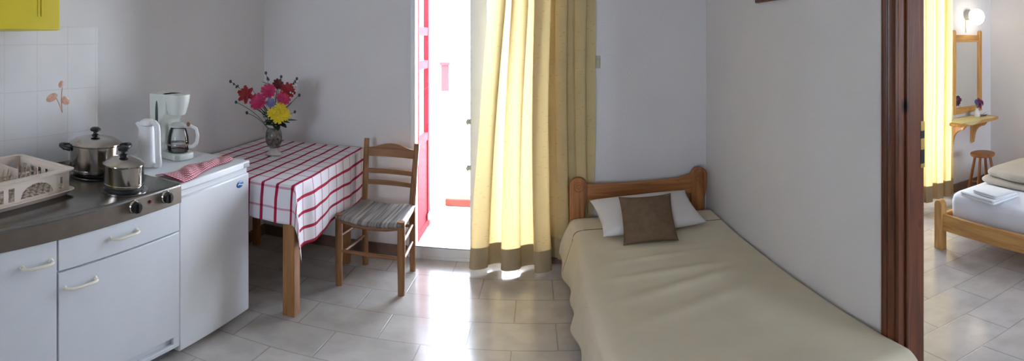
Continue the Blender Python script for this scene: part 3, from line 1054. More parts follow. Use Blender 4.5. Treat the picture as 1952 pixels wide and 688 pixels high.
VX, VY, VZ = -1.563, 2.67, ZCL + 0.004
t = thing('flower_vase', (VX, VY, VZ), 'mottled brown and grey ceramic vase holding the bouquet on the checked cloth', 'vase')
MB().lathe([(0.052, 0), (0.055, 0.004), (0.048, 0.010), (0.034, 0.018), (0.024, 0.032), (0.022, 0.042)], n=30).build('foot', 'vase_foot', t)
MB().lathe([(0.022, 0.042), (0.032, 0.05), (0.044, 0.075), (0.0475, 0.105), (0.045, 0.135), (0.036, 0.160), (0.033, 0.172), (0.038, 0.183), (0.034, 0.181), (0.029, 0.168), (0.034, 0.15), (0.001, 0.07)], n=34, sx=1.13, sy=1.13).build('vase_body', 'vase', t)
MB().lathe([(0.0335, 0.17), (0.0395, 0.183), (0.0385, 0.186), (0.033, 0.184)], n=34, sx=1.13, sy=1.13, close=False).build('rim', 'vase_foot', t)

MOUTH = Vector((VX, VY, VZ + 0.14))
GRP = 'flowers in the ceramic vase'
# view axes at the bouquet: R = to the right in the photo, D = towards the camera
Rv = Vector((0.863, 0.505, 0)).normalized()
Dv = Vector((0.505, -0.863, 0)).normalized()
SC = 3.094 / 940.4


def at(px, py, d=0.0):
    """Point of the bouquet at a photo pixel offset from the vase axis (522) and depth d towards the camera."""
    return MOUTH * 0 + Vector((VX, VY, 0)) + Rv * ((px - 522) * SC) + Dv * d + Vector((0, 0, H - 3.094 * math.tan((py - 73.18) / 979.28)))


def petals(mb, c, nrm, r, n, layers, curl=0.3, wide=0.5):
    nrm = nrm.normalized()
    u = nrm.orthogonal().normalized()
    w = nrm.cross(u)
    for L in range(layers):
        rr = r * (1 - 0.27 * L)
        up = 0.25 + 0.5 * L * curl + 0.12 * L
        for k in range(n):
            a = 2 * PI * (k + 0.5 * L) / n + random.uniform(-0.1, 0.1)
            d = u * math.cos(a) + w * math.sin(a)
            s = nrm.cross(d)
            lift = up + random.uniform(-0.1, 0.1)
            base = c + nrm * (0.004 * L)
            mid = base + d * rr * 0.55 + nrm * rr * lift * 0.45
            tip = base + d * rr + nrm * rr * lift * random.uniform(0.6, 1.0)
            hw = rr * wide
            vs = [base, mid + s * hw, mid - s * hw, tip + s * hw * 0.45, tip - s * hw * 0.45, mid + nrm * rr * 0.06]
            mb.add(vs, [(0, 1, 5), (0, 5, 2), (1, 3, 5), (3, 4, 5), (5, 4, 2)])


def leaf(mb, p0, p1, w, droop=0.0):
    p0, p1 = Vector(p0), Vector(p1)
    d = (p1 - p0)
    s = d.cross(Vector((0, 0, 1)))
    s = (s if s.length > 1e-5 else d.orthogonal()).normalized()
    n = 6
    vs, fs = [], []
    for i in range(n + 1):
        tt = i / n
        c = p0 + d * tt + Vector((0, 0, -droop * tt * tt))
        hw = w * math.sin(PI * min(0.97, 0.06 + 0.92 * tt)) ** 0.8
        vs += [c + s * hw + Vector((0, 0, hw * 0.3)), c, c - s * hw + Vector((0, 0, hw * 0.3))]
    for i in range(n):
        for k in range(2):
            fs.append((i * 3 + k, i * 3 + k + 1, (i + 1) * 3 + k + 1, (i + 1) * 3 + k))
    mb.add(vs, fs)


def flower(name, px, py, d, r, matn, label, n=10, layers=3, wide=0.32, cat='flower', center=None, leaves=2, face=None):
    p = at(px, py, d)
    t = thing(name, MOUTH, label, cat, GRP)
    q = p - MOUTH
    ph = random.uniform(0, 2 * PI)
    st = MB().tube(bez((0.012 * math.cos(ph), 0.012 * math.sin(ph), -0.06), (q.x * 0.15, q.y * 0.15, q.z * 0.6), q - Vector((0, 0, 0.004))), 0.0024, 6)
    st.build('stem', 'stem', t)
    nrm = face if face is not None else (Dv * 0.9 + Vector((0, 0, 0.45)) + Rv * ((px - 522) * 0.012)).normalized()
    mb = MB()
    petals(mb, q, nrm, r, n, layers, wide=wide)
    bl = mb.build('bloom', matn, t, smooth=False, solid=0.0008)
    if center:
        MB().ell(q + nrm * r * 0.22, r * 0.26, 10).build('flower_centre', center, bl)
    if leaves:
        for k in range(leaves):
            mb = MB()
            f = 0.5 + 0.25 * k
            b0 = Vector((q.x * 0.15, q.y * 0.15, q.z * 0.6)) * f
            dirv = (Rv * random.uniform(-1, 1) + Dv * random.uniform(-0.2, 1)).normalized()
            leaf(mb, b0, b0 + dirv * 0.06 + Vector((0, 0, 0.016)), 0.014, 0.01)
            mb.build('leaf', 'leaf', t, solid=0.0008)


flower('red_lily', 470, 180, 0.02, 0.060, 'petal_red', 'large red flower at the left end of the bouquet', n=6, layers=2, wide=0.30)
flower('red_carnation', 549, 172, 0.02, 0.050, 'petal_red', 'red flower at the upper right of the bouquet, above the yellow blooms', n=9, layers=4)
flower('dark_red_flower', 530, 161, 0.0, 0.036, 'petal_dark', 'dark maroon flower at the top middle of the bouquet', n=9, layers=3)
flower('pink_carnation', 493, 192, 0.055, 0.054, 'petal_pink', 'magenta pink carnation low between the red flower and blue blooms', n=11, layers=4)
flower('pink_carnation', 512, 173, 0.035, 0.048, 'petal_pink', 'bright pink carnation beneath the dark maroon flower', n=11, layers=4)
flower('pink_carnation', 540, 186, 0.045, 0.046, 'petal_pink', 'pinkish red carnation directly above the yellow chrysanthemums', n=11, layers=4)
flower('blue_statice', 516, 194, 0.06, 0.030, 'petal_blue', 'pale blue flower head in the centre of the bouquet', n=12, layers=3)
for (px, py, d, lab) in [(535, 203, 0.07, 'topmost yellow chrysanthemum, just below the pink carnation'),
                         (521, 213, 0.08, 'leftmost yellow chrysanthemum of the cluster above the vase'),
                         (542, 216, 0.07, 'rightmost yellow chrysanthemum of the cluster above the vase'),
                         (530, 221, 0.09, 'lowest yellow chrysanthemum of the cluster above the vase')]:
    flower('yellow_chrysanthemum', px, py, d, 0.040, 'petal_yellow', lab, n=13, layers=3, wide=0.2, center='petal_yellow', leaves=0)
for (px, py, lab) in [(440, 155, 'thin dark sprig reaching furthest left out of the bouquet'),
                      (507, 139, 'dark sprig rising highest above the bouquet'),
                      (536, 146, 'small dark blue bud standing up right of the tallest sprig'),
                      (566, 150, 'dark sprig curling at the upper right tip of the bouquet'),
                      (450, 195, 'small dark bud sticking out below the leftmost sprig'),
                      (471, 214, 'dark blue bud sticking out low left above the table'),
                      (571, 182, 'tiny dark bud at the right side of the bouquet'),
                      (562, 212, 'tiny brown bud beside the yellow chrysanthemums, low right')]:
    p = at(px, py, random.uniform(-0.02, 0.03)) - MOUTH
    t = thing('bud_sprig', MOUTH, lab, 'flower', GRP)
    path = bez((0, 0, -0.06), (p.x * 0.2, p.y * 0.2, p.z * 0.55), p, 10)
    MB().tube(path, 0.0016, 6).build('stem', 'stem', t)
    mb = MB()
    mb.ell(p, (0.009, 0.009, 0.011), 8)
    if py < 200 and px not in (571, 450, 536):
        for k in range(3):
            MB().ell(path[-2] + Vector((random.uniform(-.018, .018), random.uniform(-.018, .018), random.uniform(-.012, .02))), (0.006, 0.006, 0.009), 8).build('bud', 'bud', t)
    mb.build('bud', 'bud', t)
    if px in (507, 566, 440):
        for (pa, pb, w) in [(path[-3], path[-3] + Rv * 0.04 * (1 if px != 507 else -1) + Vector((0, 0, 0.016)), 0.009),
                            (path[-4], path[-4] - Rv * 0.03 + Vector((0, 0, 0.02)), 0.008)]:
            mb = MB()
            leaf(mb, pa, pb, w)
            mb.build('leaf', 'leaf', t, solid=0.0008)
p = at(560, 166, 0.01) - MOUTH
t = thing('pale_filler_sprig', MOUTH, 'pale grey-green filler sprig at the right of the red flower', 'flower', GRP)
MB().tube(bez((0, 0, -0.06), (p.x * 0.2, p.y * 0.2, p.z * 0.55), p, 10), 0.0018, 6).build('stem', 'stem', t)
mb = MB()
for k in range(26):
    mb.ell(p + Vector((random.gauss(0, .018), random.gauss(0, .018), random.gauss(0, .024))), random.uniform(.004, .008), 6)
mb.build('bloom', 'petal_white', t)
t = thing('leaf_spray', MOUTH, 'dark green leaf spray drooping over the rim of the vase', 'foliage', GRP)
for (px, py, d, w) in [(566, 228, 0.03, .016), (545, 240, 0.07, .022), (508, 236, 0.05, .016), (530, 245, 0.08, .018), (495, 205, .03, .014), (520, 228, 0.1, .018), (552, 232, .05, .016), (480, 170, 0.0, .012), (505, 163, 0, .014), (523, 150, 0, .012), (562, 152, 0, 0.012), (478, 200, 0.02, 0.013), (500, 215, 0.05, 0.014), (556, 195, 0.0, 0.013), (487, 178, -0.01, 0.012), (540, 158, -0.01, 0.012), (525, 185, 0.0, 0.014), (508, 226, 0.07, 0.013), (556, 212, 0.05, 0.012)]:
    mb = MB()
    leaf(mb, Vector((0, 0, 0.05)) + (at(px, py, d) - MOUTH) * 0.25, at(px, py, d) - MOUTH, w * 1.35)
    mb.build('leaf', 'leaf', t, solid=0.0008)
for (px, py, d) in [(566, 228, 0.03), (545, 240, 0.07), (505, 163, 0)]:
    q = at(px, py, d) - MOUTH
    MB().tube(bez((0, 0, -0.05), (0, 0, 0.05), q * 0.5 + Vector((0, 0, 0.03))), 0.002, 6).build('stem', 'stem', t)

# ------------------------------------------------------------------ chair (faces the camera)
t = thing('dining_chair', (-0.903, 2.765, 0), 'wooden ladder-back chair with woven rush seat by the balcony door', 'chair', rz=math.radians(-1.5))
fx, bx, fy, by = 0.186, 0.155, -0.165, 0.175
SZ = 0.462
for s in (-1, 1):
    MB().tube([(s * fx, fy, 0), (s * fx, fy, 0.25), (s * fx, fy, SZ + 0.004)], [0.019, 0.0225, 0.021], 12).build('front_leg', 'chair_wood', t)
    topz = 0.845 if s < 0 else 0.83
    MB().tube([(s * bx, by, 0), (s * bx, by - 0.005, 0.25), (s * bx, by - 0.01, 0.45), (s * (bx + .006), by + 0.02, 0.65), (s * (bx + 0.012), by + 0.055, topz)], [0.018, 0.020, 0.020, 0.019, 0.016], 12).build('back_post', 'chair_wood', t)


def slat(z0, z1, crest, y, w):
    mb = MB()
    n = 20

    def yy(a):
        return y + 0.018 * math.sin(PI * a)
    top = []
    for i in range(n + 1):
        a = i / n
        c = crest * (math.sin(PI * a) ** 2 * 0.8 + 0.35 * math.exp(-((a - 0.5) / 0.28) ** 4) * 0.6) if crest else 0
        top.append(z1 + c)
    vs, fs = [], []
    for i in range(n + 1):
        a = i / n
        x = -w + 2 * w * a
        for dy, z in ((-0.007, z0), (-0.007, top[i]), (0.007, top[i]), (0.007, z0)):
            vs.append((x, yy(a) + dy, z))
    for i in range(n):
        for k in range(4):
            fs.append((i * 4 + k, i * 4 + (k + 1) % 4, (i + 1) * 4 + (k + 1) % 4, (i + 1) * 4 + k))
    fs += [(3, 2, 1, 0), (n * 4, n * 4 + 1, n * 4 + 2, n * 4 + 3)]
    return mb.add(vs, fs)


slat(0.735, 0.79, 0.03, by + 0.043, 0.172).build('crest_rail', 'chair_wood_x', t, bevel=0.003)
slat(0.630, 0.660, 0, by + 0.020, 0.168).build('back_slat', 'chair_wood_x', t, bevel=0.003)
slat(0.560, 0.590, 0, by + 0.007, 0.165).build('back_slat', 'chair_wood_x', t, bevel=0.003)


def seat_pt(a, b):
    w = fx + 0.014 + (bx + 0.012 - fx - 0.014) * b
    e = min(a, 1 - a, b, 1 - b)
    x = (-1 + 2 * a) * w
    y = fy - 0.022 + (by - fy + 0.03) * b
    dip = -0.022 * math.sin(PI * a) * (1 - 0.3 * b)
    return (x, y, SZ - 0.006 + dip - 0.012 * (1 - min(1, e / 0.06)) ** 2)


mb = MB().grid(seat_pt, 40, 36)
mb.build('rush_seat', 'rush', t, solid=0.022)
mb = MB()
mb.tube([(-fx, fy, 0.43), (-0.1, fy - 0.004, 0.412), (0, fy - 0.006, 0.407), (0.1, fy - 0.004, 0.412), (fx, fy, 0.43)], 0.015, 10)
mb.build('seat_rail', 'chair_wood_x', t)
for s in (-1, 1):
    MB().tube([(s * fx, fy, 0.43), (s * bx, by, 0.43)], 0.013, 10).build('seat_rail', 'chair_wood', t)
    for z in (0.325, 0.21):
        MB().tube([(s * fx, fy, z), (s * (fx + bx) / 2, 0, z), (s * bx, by, z + 0.005)], [0.0085, 0.0115, 0.0085], 10).build('side_rung', 'chair_wood', t)
MB().tube([(-bx, by, 0.43), (bx, by, 0.43)], 0.012, 10).build('seat_rail', 'chair_wood_x', t)
MB().tube([(-fx, fy, 0.235), (0, fy, 0.235), (fx, fy, 0.235)], [0.010, 0.014, 0.010], 10).build('front_rung', 'chair_wood_x', t)
MB().tube([(-fx, fy, 0.335), (0, fy, 0.335), (fx, fy, 0.335)], [0.0085, 0.011, 0.0085], 10)
MB().tube([(-bx, by, 0.31), (bx, by, 0.31)], 0.010, 10).build('back_rung', 'chair_wood_x', t)


# ------------------------------------------------------------------ curtains
def curtain(name, label, top, bot, y, folds, amp, seed, zt=2.3, zb=0.016, hem=0.15, zbf=None, group=None, sfold=0.018):
    """top/bot: x ranges at the rail and at the hem."""
    rnd = random.Random(seed)
    ph = [rnd.uniform(0, 6.28) for _ in range(4)]

    def pt(a, z):
        f = max(0.0, (z - zb) / (zt - zb))
        aw = a + 0.018 * math.sin(2 * PI * a * 2 + ph[0]) * (1 - f)
        s = min(1.0, max(0.0, (z - zb) / (1.68 - zb))) ** 0.9
        x0 = bot[0] + (top[0] - bot[0]) * s
        x1 = bot[1] + (top[1] - bot[1]) * s
        A = amp * (1.15 - 0.25 * f)
        w = 2 * PI * folds * aw + ph[1] + 0.5 * math.sin(2.2 * z + ph[2])
        yy = y + A * math.sin(w) + 0.3 * A * math.sin(2 * w + ph[3] + z)
        xx = x0 + (x1 - x0) * a - sfold * math.sin(2 * w) * min(1.0, 0.55 + 0.45 * f)
        return (xx, yy, z)
    zlow = lambda a: zb + (zbf(a) if zbf else 0)
    n = int(folds * 40) + 20
    mb = MB()
    mb.grid(lambda a, b: pt(a, zlow(a) + hem + (zt - zlow(a) - hem) * b), n, 40)
    o = mb.build(name, 'curtain', angle=180)
    tag(o, label, 'curtain', group)
    mb = MB()
    mb.grid(lambda a, b: pt(a, zlow(a) + hem * b), n, 6)
    for dy in (0.004,):
        mb.grid(lambda a, b: tuple(Vector(pt(a, zlow(a) + hem * b)) + Vector((0, dy, 0))), n, 6)
    mb.build('hem', 'curtain_hem', o, angle=180)
    return o


curtain('curtain', 'yellow curtain lit from behind over the right half of the balcony door', (-0.255, 0.075), (-0.395, 0.09), 3.015, 2.4, 0.046, 11, sfold=0.036,
        zbf=lambda a: 0.014 - 0.03 * max(0, a - 0.45))
curtain('curtain', 'darker gathered yellow curtain beside the bed against the wall', (0.05, 0.365), (0.05, 0.365), 3.102, 2.6, 0.0195, 5, zb=0.05, sfold=0.024)
curtain('curtain', 'pale yellow curtain in the bedroom beside the mirror', (2.80, 3.43), (2.82, 3.43), 3.03, 5, 0.034, 9, zb=0.045)

# ------------------------------------------------------------------ switch, picture
t = thing('light_switch', (0.40, WY, 1.325), 'small beige wall switch between the curtain and the bedroom wall corner', 'switch')
MB().box(-0.018, 0.018, -0.009, 0, -0.038, 0.038).build('plate', 'switch', t, bevel=0.003)
MB().box(-0.012, 0.012, -0.014, -0.009, -0.02, 0.02).build('rocker', 'switch', t, bevel=0.002)

t = thing('picture_frame', (RX, 2.185, 1.648), 'brown framed picture high on the wall above the bed, mostly cut off', 'picture')
for y0, y1, z0, z1 in [(-0.155, 0.155, 0, 0.028), (-0.155, 0.155, 0.372, 0.4), (-0.155, -0.127, 0.028, 0.372), (0.127, 0.155, 0.028, 0.372)]:
    MB().box(-0.02, 0, y0, y1, z0, z1).build('frame_bar', 'casing', t, bevel=0.004)
MB().box(-0.010, -0.004, -0.127, 0.127, 0.028, 0.372).build('picture_print', 'picture', t)

# ------------------------------------------------------------------ single bed
BXL, BXR = 0.213, 1.104
YH = 3.05
t = thing('single_bed', (0, 0, 0), 'pine single bed with round-topped headboard posts against the right wall', 'bed')


def post_poly(x0, x1, z1, waist):
    w = (x1 - x0) / 2
    cx = (x0 + x1) / 2
    pts = [(x0 + 0.004, 0), (x1 - 0.004 - waist, 0), (x1 - waist, z1 - 0.21), (x1 - waist * 0.2, z1 - 0.15), (x1, z1 - 0.10)]
    for i in range(0, 15):
        a = PI * i / 14
        pts.append((cx + w * math.cos(a), z1 - w + w * math.sin(a)))
    pts.append((x0, z1 - 0.10))
    return pts


for (x0, x1, z1) in [(BXL, BXL + 0.112, 0.622), (BXR - 0.112, BXR, 0.648)]:
    po = MB().prism(post_poly(x0, x1, z1, 0.018), 'xz', YH - 0.022, YH + 0.022).build('headboard_post', 'head_z', t, bevel=0.006, angle=30)
    rot = Matrix.Rotation(PI / 2, 4, 'X')
    MB().lathe([(0.034, 0), (0.034, 0.003), (0.029, 0.005), (0.026, 0.001), (0.016, 0.001), (0.013, 0.006), (0.001, 0.008)], ((x0 + x1) / 2, YH - 0.022, z1 - 0.057), 28, mat=rot).build('rosette', 'head_z', po)
n = 24
top = []
for i in range(n + 1):
    a = i / n
    top.append((BXL + 0.10 + (BXR - BXL - 0.20) * a, 0.578 + 0.012 * a - 0.006 * math.sin(PI * a) + 0.022 * max(0, (a - 0.8) / 0.2) ** 2))
MB().prism([(BXL + 0.1, 0.468), (BXR - 0.1, 0.478)] + top[::-1], 'xz', YH - 0.016, YH + 0.016).build('headboard_rail', 'head_x', t, bevel=0.006)
for x0, x1 in [(BXL + 0.03, BXL + 0.055), (BXR - 0.045, BXR - 0.02)]:
    MB().box(x0, x1, 1.13, YH - 0.022, 0.15, 0.26).build('side_rail', 'pine_y', t, bevel=0.004)
for x in (BXL + 0.06, BXR - 0.05):
    MB().box(x - 0.03, x + 0.03, 1.13, 1.18, 0, 0.25).build('foot_leg', 'pine_z', t, bevel=0.004)
MB().box(BXL + 0.055, BXR - 0.045, 1.135, YH - 0.025, 0.2, 0.225).build('slat_base', 'pine_x', t)
mt = MB().box(BXL + 0.065, BXR - 0.05, 1.2, YH - 0.03, 0.227, 0.333).build('bed_mattress', 'sheet', bevel=0.02)
tag(mt, 'mattress of the single bed hidden under the beige bedspread', 'mattress')

ZB = 0.352
SX0 = 0.235


def spread(a, b):
    """a: across (0 left hem .. 1 wall side), b: along (0 foot .. 1 head)."""
    y = 1.105 + (3.022 - 1.105) * b
    headness = max(0.0, (y - 2.79) / 0.2)
    top_w = 1.112 - SX0
    drop = 0.275
    rad = 0.045
    total = drop + top_w
    s = a * (total + 0.05)
    nz = noise.noise(Vector((y * 2.1, s * 2.3, 0.7)))
    if s < drop - rad:                       # hanging side
        f = 1 - s / (drop - rad)             # 0 at top, 1 at hem
        x = SX0 - rad * 0.35 - (0.025 + 0.025 * b) * f - 0.012 * f * math.sin(y * 9 + 1) - 0.01 * f * math.sin(y * 21)
        z = ZB - rad - (drop - rad) * f
        if headness > 0:
            x -= 0.028 * min(1, headness) * math.sin(PI * min(1, 0.25 + 0.6 * f))
            z += 0.06 * f * min(1, headness)
    elif s < drop + rad:
        q = (s - drop + rad) / (2 * rad) * PI / 2
        x = SX0 - rad * 0.35 + rad * (1 - math.cos(q))
        z = ZB - rad + rad * math.sin(q)
        if headness > 0:
            x -= 0.012 * min(1, headness)
    elif s < total:
        x = SX0 + rad * 0.65 + (s - drop - rad) * (top_w - rad * 0.65) / (top_w - rad)
        z = ZB
        e = (x - SX0) / top_w
        z += 0.012 * math.sin(PI * e)
        w = 0.0
        for (k, yy0, sl, amp, wd) in [(0, 2.33, 0.10, 0.006, 0.025), (1, 2.16, 0.06, 0.008, 0.03), (2, 1.93, 0.30, 0.010, 0.04), (3, 1.72, 0.34, 0.007, 0.05), (4, 2.5, -0.06, 0.004, 0.03)]:
            dd = (y - yy0 - sl * (x - 0.3)) / wd
            w += amp * math.exp(-dd * dd) * max(0, math.sin(PI * min(1, max(0, e * 1.15))))
        z += 1.15 * w + 0.006 * nz
    else:
        f = (s - total) / 0.05
        x = 1.112 + 0.008 * f
        z = ZB - 0.05 * f
    if y < 1.19:                             # rounded foot end
        f = (1.19 - y) / 0.085
        z -= 0.09 * f * f
    if y > 2.95:
        z -= 0.02 * ((y - 2.95) / 0.1) ** 2
    if s > drop - rad:
        z += 0.012 * max(0, min(1, (y - 2.6) / 0.3))
    return (x, y, z)


mb = MB().grid(spread, 110, 150)
o = mb.build('bedspread', 'bedspread', solid=0.008, angle=180)
tag(o, 'beige bedspread covering the single bed and hanging down its left side', 'bedspread')
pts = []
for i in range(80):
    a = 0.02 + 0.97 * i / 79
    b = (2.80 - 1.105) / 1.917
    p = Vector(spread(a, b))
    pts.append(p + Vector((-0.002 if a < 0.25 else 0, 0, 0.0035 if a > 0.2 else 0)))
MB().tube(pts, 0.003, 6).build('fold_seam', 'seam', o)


def cushion_mesh(cx, ux, uy, hx, hy, th, pinch=0.08, n=30):
    """Pillow: centre, in-plane axes ux/uy (unit), half sizes, thickness."""
    ux, uy = Vector(ux).normalized(), Vector(uy)
    uy = (uy - ux * uy.dot(ux)).normalized()
    nz = ux.cross(uy)
    c = Vector(cx)
    mb = MB()
    for sgn in (1, -1):
        def f(a, b):
            u, v = -1 + 2 * a, -1 + 2 * b
            pu = 1 - pinch * (1 - v * v) * 0 - pinch * (1 - (abs(v)) ** 2.5)
            pv = 1 - pinch * (1 - (abs(u)) ** 2.5)
            t_ = ((1 - u * u) * (1 - v * v))
            t_ = max(t_, 0) ** 0.42
            w = 0.04 * noise.noise(Vector((u * 1.7, v * 1.9, cx[0] * 3 + sgn)))
            return c + ux * (u * hx * pu) + uy * (v * hy * pv) + nz * sgn * th * t_ * (1 + w * 3)
        mb.grid(f, n, n)
    return mb


# pillow leaning on the headboard
mb = cushion_mesh((0.652, 2.805, 0.457), (0.62, 0.085, 0.0), (-0.02, 0.31, 0.115), 0.312, 0.165, 0.062, 0.06)
o = mb.build('pillow', 'pillow', weld=True, angle=80)
tag(o, 'white pillow lying against the headboard of the single bed', 'pillow')
mb = cushion_mesh((0.612, 2.625, 0.482), (0.264, -0.012, 0.006), (-0.03, 0.155, 0.20), 0.150, 0.142, 0.045, 0.07)
o = mb.build('cushion', 'brown_cushion', weld=True, angle=80)
tag(o, 'brown square cushion leaning on the white pillow', 'cushion')

# ------------------------------------------------------------------ bedroom
t = thing('double_bed', (2.463, 2.35, 0), 'light pine double bed with knotty foot rail in the bedroom', 'bed')


def bed_post(y0, y1, nm):
    w = abs(y1 - y0) / 2
    c = (y0 + y1) / 2
    poly = [(c - w, 0), (c + w, 0), (c + w, 0.33)] + [(c + w * math.cos(a), 0.335 + 0.035 * math.sin(a)) for a in [PI * i / 10 for i in range(11)]] + [(c - w, 0.33)]
    MB().prism(poly, 'yz', 0.0, 0.05).build(nm, 'bed_z', t, bevel=0.004, angle=30)


bed_post(-0.072, 0.0, 'foot_post')
bed_post(-1.48, -1.40, 'foot_post')
MB().box(0.012, 0.040, -1.40, -0.070, 0.15, 0.27).build('foot_rail', 'bed_y', t, bevel=0.004)
for y in (-0.06, -1.45):
    MB().box(0.065, 1.62, y, y + 0.028, 0.15, 0.27).build('side_rail', 'bed_x', t, bevel=0.004)
MB().box(1.60, 1.66, -1.48, 0.0, 0, 0.75).build('headboard', 'bed_z', t, bevel=0.006)
MB().box(0.06, 1.60, -1.44, -0.05, 0.20, 0.225).build('slat_base', 'bed_y', t)


def mattress_pt():
    mb = MB()
    x0, x1, y0, y1 = 2.54, 4.04, 0.99, 2.275
    hx, hy = (x1 - x0) / 2, (y1 - y0) / 2
    cx, cy = (x0 + x1) / 2, (y0 + y1) / 2
    rings = []
    for z, off in [(0.228, 0.0), (0.24, 0.005), (0.36, 0.008), (0.395, 0.0), (0.413, -0.02), (0.42, -0.06), (0.422, -0.3)]:
        rings.append([(cx + x, cy + y, z) for x, y in rrect(hx + off, hy + off, max(0.03, 0.07 + off * 0.3), 8)])
    loft(mb, rings, True, True)
    return mb


o = mattress_pt().build('double_mattress', 'sheet', angle=60)
tag(o, 'mattress with white sheet on the pine double bed in the bedroom', 'mattress')


def folded_towel(cx, cy, z0, hx, hy, h, rz, label, layers):
    t = thing('folded_towel', (cx, cy, z0), label, 'towel', rz=rz)
    th = h / layers
    for k in range(layers):
        mb = MB()
        rings = []
        zz = k * th
        sh = 0.004 * k
        for f, off in [(0.02, -0.006), (0.25, 0.0), (0.75, 0.0), (0.98, -0.006)]:
            rings.append([(x - sh, y + sh * 0.5, zz + th * f + 0.0015 * math.sin(30 * x + 20 * y)) for x, y in rrect(hx + off - sh * 0.5, hy + off - sh * 0.5, 0.016, 5)])
        loft(mb, rings, True, True)
        mb.build('towel_layer', 'towel', t, angle=60)
    return t


folded_towel(2.625, 1.995, 0.4225, 0.125, 0.155, 0.034, math.radians(-6), 'larger folded white towel lying flat on the double bed', 2)
folded_towel(2.60, 1.945, 0.458, 0.085, 0.108, 0.026, math.radians(-8), 'smaller folded white towel stacked on top of the larger one', 2)


def blanket():
    t = thing('folded_blanket', (3.1, 1.9, 0.4225), 'beige blanket folded into a thick roll on the double bed', 'blanket')
    specs = [(0.0, 0.052, 0.27, 0.36, 0.0), (0.048, 0.115, 0.26, 0.33, 0.02)]
    for k, (z0, z1, hx, hy, dx) in enumerate(specs):
        mb = MB()
        rings = []
        m = 10
        for i in range(m + 1):
            a = -PI / 2 + PI * i / m
            off = (math.cos(a) - 1) * 0.045
            zc = (z0 + z1) / 2 + (z1 - z0) / 2 * math.sin(a)
            ring = []
            for x, y in rrect(hx + off, hy + off, 0.08, 8):
                nn = noise.noise(Vector((x * 6, y * 6, k * 3 + zc * 4)))
                ring.append((x + dx + 0.014 * nn, y + 0.014 * nn, zc + 0.010 * noise.noise(Vector((x * 5, y * 5, k + 8)))))
            rings.append(ring)
        # domed top
        for s, dz in [(0.8, 0.008), (0.5, 0.018), (0.2, 0.02)]:
            if k == 1:
                rings.append([(x * s + dx, y * s, z1 + dz + 0.012 * noise.noise(Vector((x * s * 6, y * s * 6, 2)))) for x, y in rrect(hx - 0.045, hy - 0.045, 0.08, 8)])
        loft(mb, rings, True, True)
        mb.build('blanket_fold', 'duvet', t, angle=80)
    mb = MB()
    mb.tube([(-0.235, -0.20, 0.085), (-0.24, -0.1, 0.09), (-0.24, 0.0, 0.087), (-0.235, 0.12, 0.09), (-0.22, 0.2, 0.085)], [0.026, 0.033, 0.031, 0.033, 0.026], 12)
    mb.build('rolled_edge', 'duvet', t)


blanket()

# stool
t = thing('stool', (3.536, 2.765, 0), 'round wooden stool with splayed legs under the wall shelf', 'stool')
MB().lathe([(0.085, 0.425), (0.108, 0.43), (0.114, 0.44), (0.112, 0.453), (0.10, 0.458), (0.001, 0.456)], n=32).build('seat', 'stool', t)
for k in range(4):
    a = math.radians(20 + 90 * k)
    c, s = math.cos(a), math.sin(a)
    MB().tube([(0.155 * c, 0.155 * s, 0), (0.115 * c, 0.115 * s, 0.2), (0.07 * c, 0.07 * s, 0.428)], [0.011, 0.0155, 0.013], 12).build('leg', 'stool', t)
for k in range(2):
    a = math.radians(20 + 90 * k)
    c, s = math.cos(a), math.sin(a)
    z = 0.15 + 0.03 * k
    r = 0.125 - 0.006 * k
    MB().tube([(r * c, r * s, z), (-r * c, -r * s, z)], 0.008, 8).build('stretcher', 'stool', t)

# wall shelf with curved brackets
t = thing('wall_shelf', (3.64, WY, 0.725), 'pine wall shelf with two curved brackets below the mirror', 'shelf')
poly = [(-0.30, 0), (0.31, 0), (0.318, -0.22), (0.30, -0.265), (0.22, -0.28), (0.0, -0.285), (-0.30, -0.28)]
MB().prism(poly, 'xy', -0.028, 0).build('shelf_board', 'bed_x', t, bevel=0.006)
for x in (-0.13, 0.19):
    poly = [(0, -0.028), (-0.21, -0.028), (-0.205, -0.05)] + [(p.x, p.y) for p in bez((-0.17, -0.085, 0), (-0.06, -0.10, 0), (-0.045, -0.22, 0), 8)] + [(-0.035, -0.262), (-0.012, -0.275), (0, -0.25)]
    MB().prism(poly, 'yz', x - 0.014, x + 0.014).build('bracket', 'bed_z', t, bevel=0.004)

mb = MB()
SZh = 0.725


def runner_pt(a, b):
    x = 3.35 + 0.52 * a
    y = WY - 0.03 - 0.252 * b
    return (x, y, SZh + 0.0035 + 0.0012 * math.sin(25 * x + 17 * y))


mb.grid(runner_pt, 30, 16)
mb.grid(lambda a, b: (3.38 + 0.26 * a + (0.13 - 0.26 * a) * b * 0.9, WY - 0.2875 - 0.001, SZh + 0.003 - 0.03 * b), 12, 4)
o = mb.build('shelf_runner', 'runner', solid=0.0016, angle=60)
tag(o, 'pale yellow cloth runner spread on the wall shelf', 'cloth')

# mirror
t = thing('wall_mirror', (3.75, WY, 0.79), 'tall wall mirror in a pine frame above the shelf', 'mirror')
hw = 0.2
for s in (-1, 1):
    poly = [(s * hw - 0.022, -0.03), (s * hw + 0.022, -0.03), (s * hw + 0.022, 0.73)] + [(s * hw + 0.022 * math.cos(a), 0.735 + 0.022 * math.sin(a)) for a in [PI * i / 8 for i in range(9)]] + [(s * hw - 0.022, 0.73)]
    MB().prism(poly, 'xz', -0.03, 0).build('frame_post', 'bed_z', t, bevel=0.003)
MB().box(-hw + 0.022, hw - 0.022, -0.025, 0, 0.645, 0.712).build('frame_rail', 'bed_x', t, bevel=0.003)
MB().box(-hw + 0.022, hw - 0.022, -0.025, 0, -0.03, 0.03).build('frame_rail', 'bed_x', t, bevel=0.003)
MB().box(-hw + 0.02, hw - 0.02, -0.014, -0.008, 0.028, 0.647).build('mirror_glass', 'mirror', t, smooth=False)

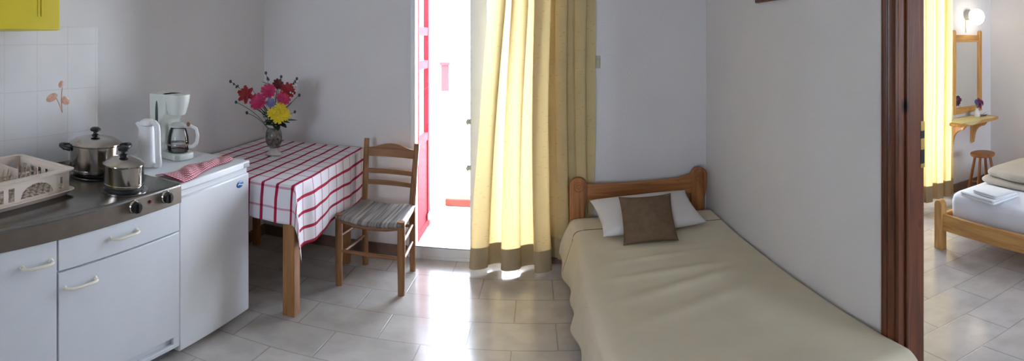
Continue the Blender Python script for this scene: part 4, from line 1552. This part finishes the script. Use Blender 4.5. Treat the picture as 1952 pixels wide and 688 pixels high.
# globe lamp
t = thing('wall_lamp', (3.765, WY, 1.675), 'lit round white globe lamp on the wall above the mirror', 'lamp')
MB().lathe([(0.05, 0), (0.05, 0.03), (0.042, 0.05), (0.042, 0.06)], (0, 0, 0.02), 28, mat=Matrix.Rotation(PI / 2, 4, 'X')).build('lamp_base', 'grey_plastic', t)
MB().ell((0, -0.128, -0.004), 0.076, 28).build('globe', 'globe', t)
MB().tube([(-0.022, -0.008, 0.01), (-0.024, -0.006, -0.08), (-0.022, -0.008, -0.15)], 0.003, 8).build('cord', 'switch', t)

# small vase with flowers on the shelf
SV = Vector((3.765, WY - 0.13, SZh + 0.0055))
t = thing('bud_vase', SV, 'small white vase with mauve flowers on the wall shelf', 'vase')
MB().lathe([(0.026, 0), (0.03, 0.006), (0.032, 0.03), (0.022, 0.055), (0.013, 0.072), (0.017, 0.084), (0.013, 0.082), (0.009, 0.07), (0.001, 0.03)], n=24).build('vase_body', 'white_plastic', t)
for k, (dx, dz, matn, lab) in enumerate([(-0.03, 0.135, 'petal_blue', 'violet blue flower leaning left in the small shelf vase'),
                                         (0.0, 0.15, 'petal_mauve', 'mauve pink flower in the middle of the small shelf vase'),
                                         (0.036, 0.13, 'petal_mauve', 'mauve flower leaning right in the small shelf vase'),
                                         (0.005, 0.105, 'petal_mauve', 'lowest mauve flower at the mouth of the small shelf vase')]):
    q = Vector((dx * 0.85, -0.02 - dx * 0.3, dz - 0.03))
    t = thing('small_flower', SV + Vector((0, 0, 0.03)), lab, 'flower', 'flowers in the shelf vase')
    MB().tube(bez((0, 0, 0), (0, 0, 0.06), q, 8), 0.0018, 6).build('stem', 'stem', t)
    mb = MB()
    petals(mb, q, Vector((0.3 + dx * 8, -1, 0.4)), 0.034, 8, 3, wide=0.4)
    mb.build('bloom', matn, t, smooth=False, solid=0.0008)

t = MB()
leaf(t, (0, 0, 0.004), (0.06, -0.03, 0.012), 0.012)
leaf(t, (0.01, 0, 0.004), (0.045, -0.055, 0.022), 0.010)
leaf(t, (-0.01, 0, 0.004), (0.02, -0.05, 0.045), 0.009)
t.tube([(-0.02, 0.01, 0.004), (0.02, -0.01, 0.005), (0.05, -0.03, 0.008)], 0.003, 6)
o = t.build('dried_sprig', 'brown_sprig', loc=(3.80, WY - 0.15, SZh + 0.004), solid=0.0012)
tag(o, 'small brown dried sprig lying beside the white shelf vase', 'ornament')
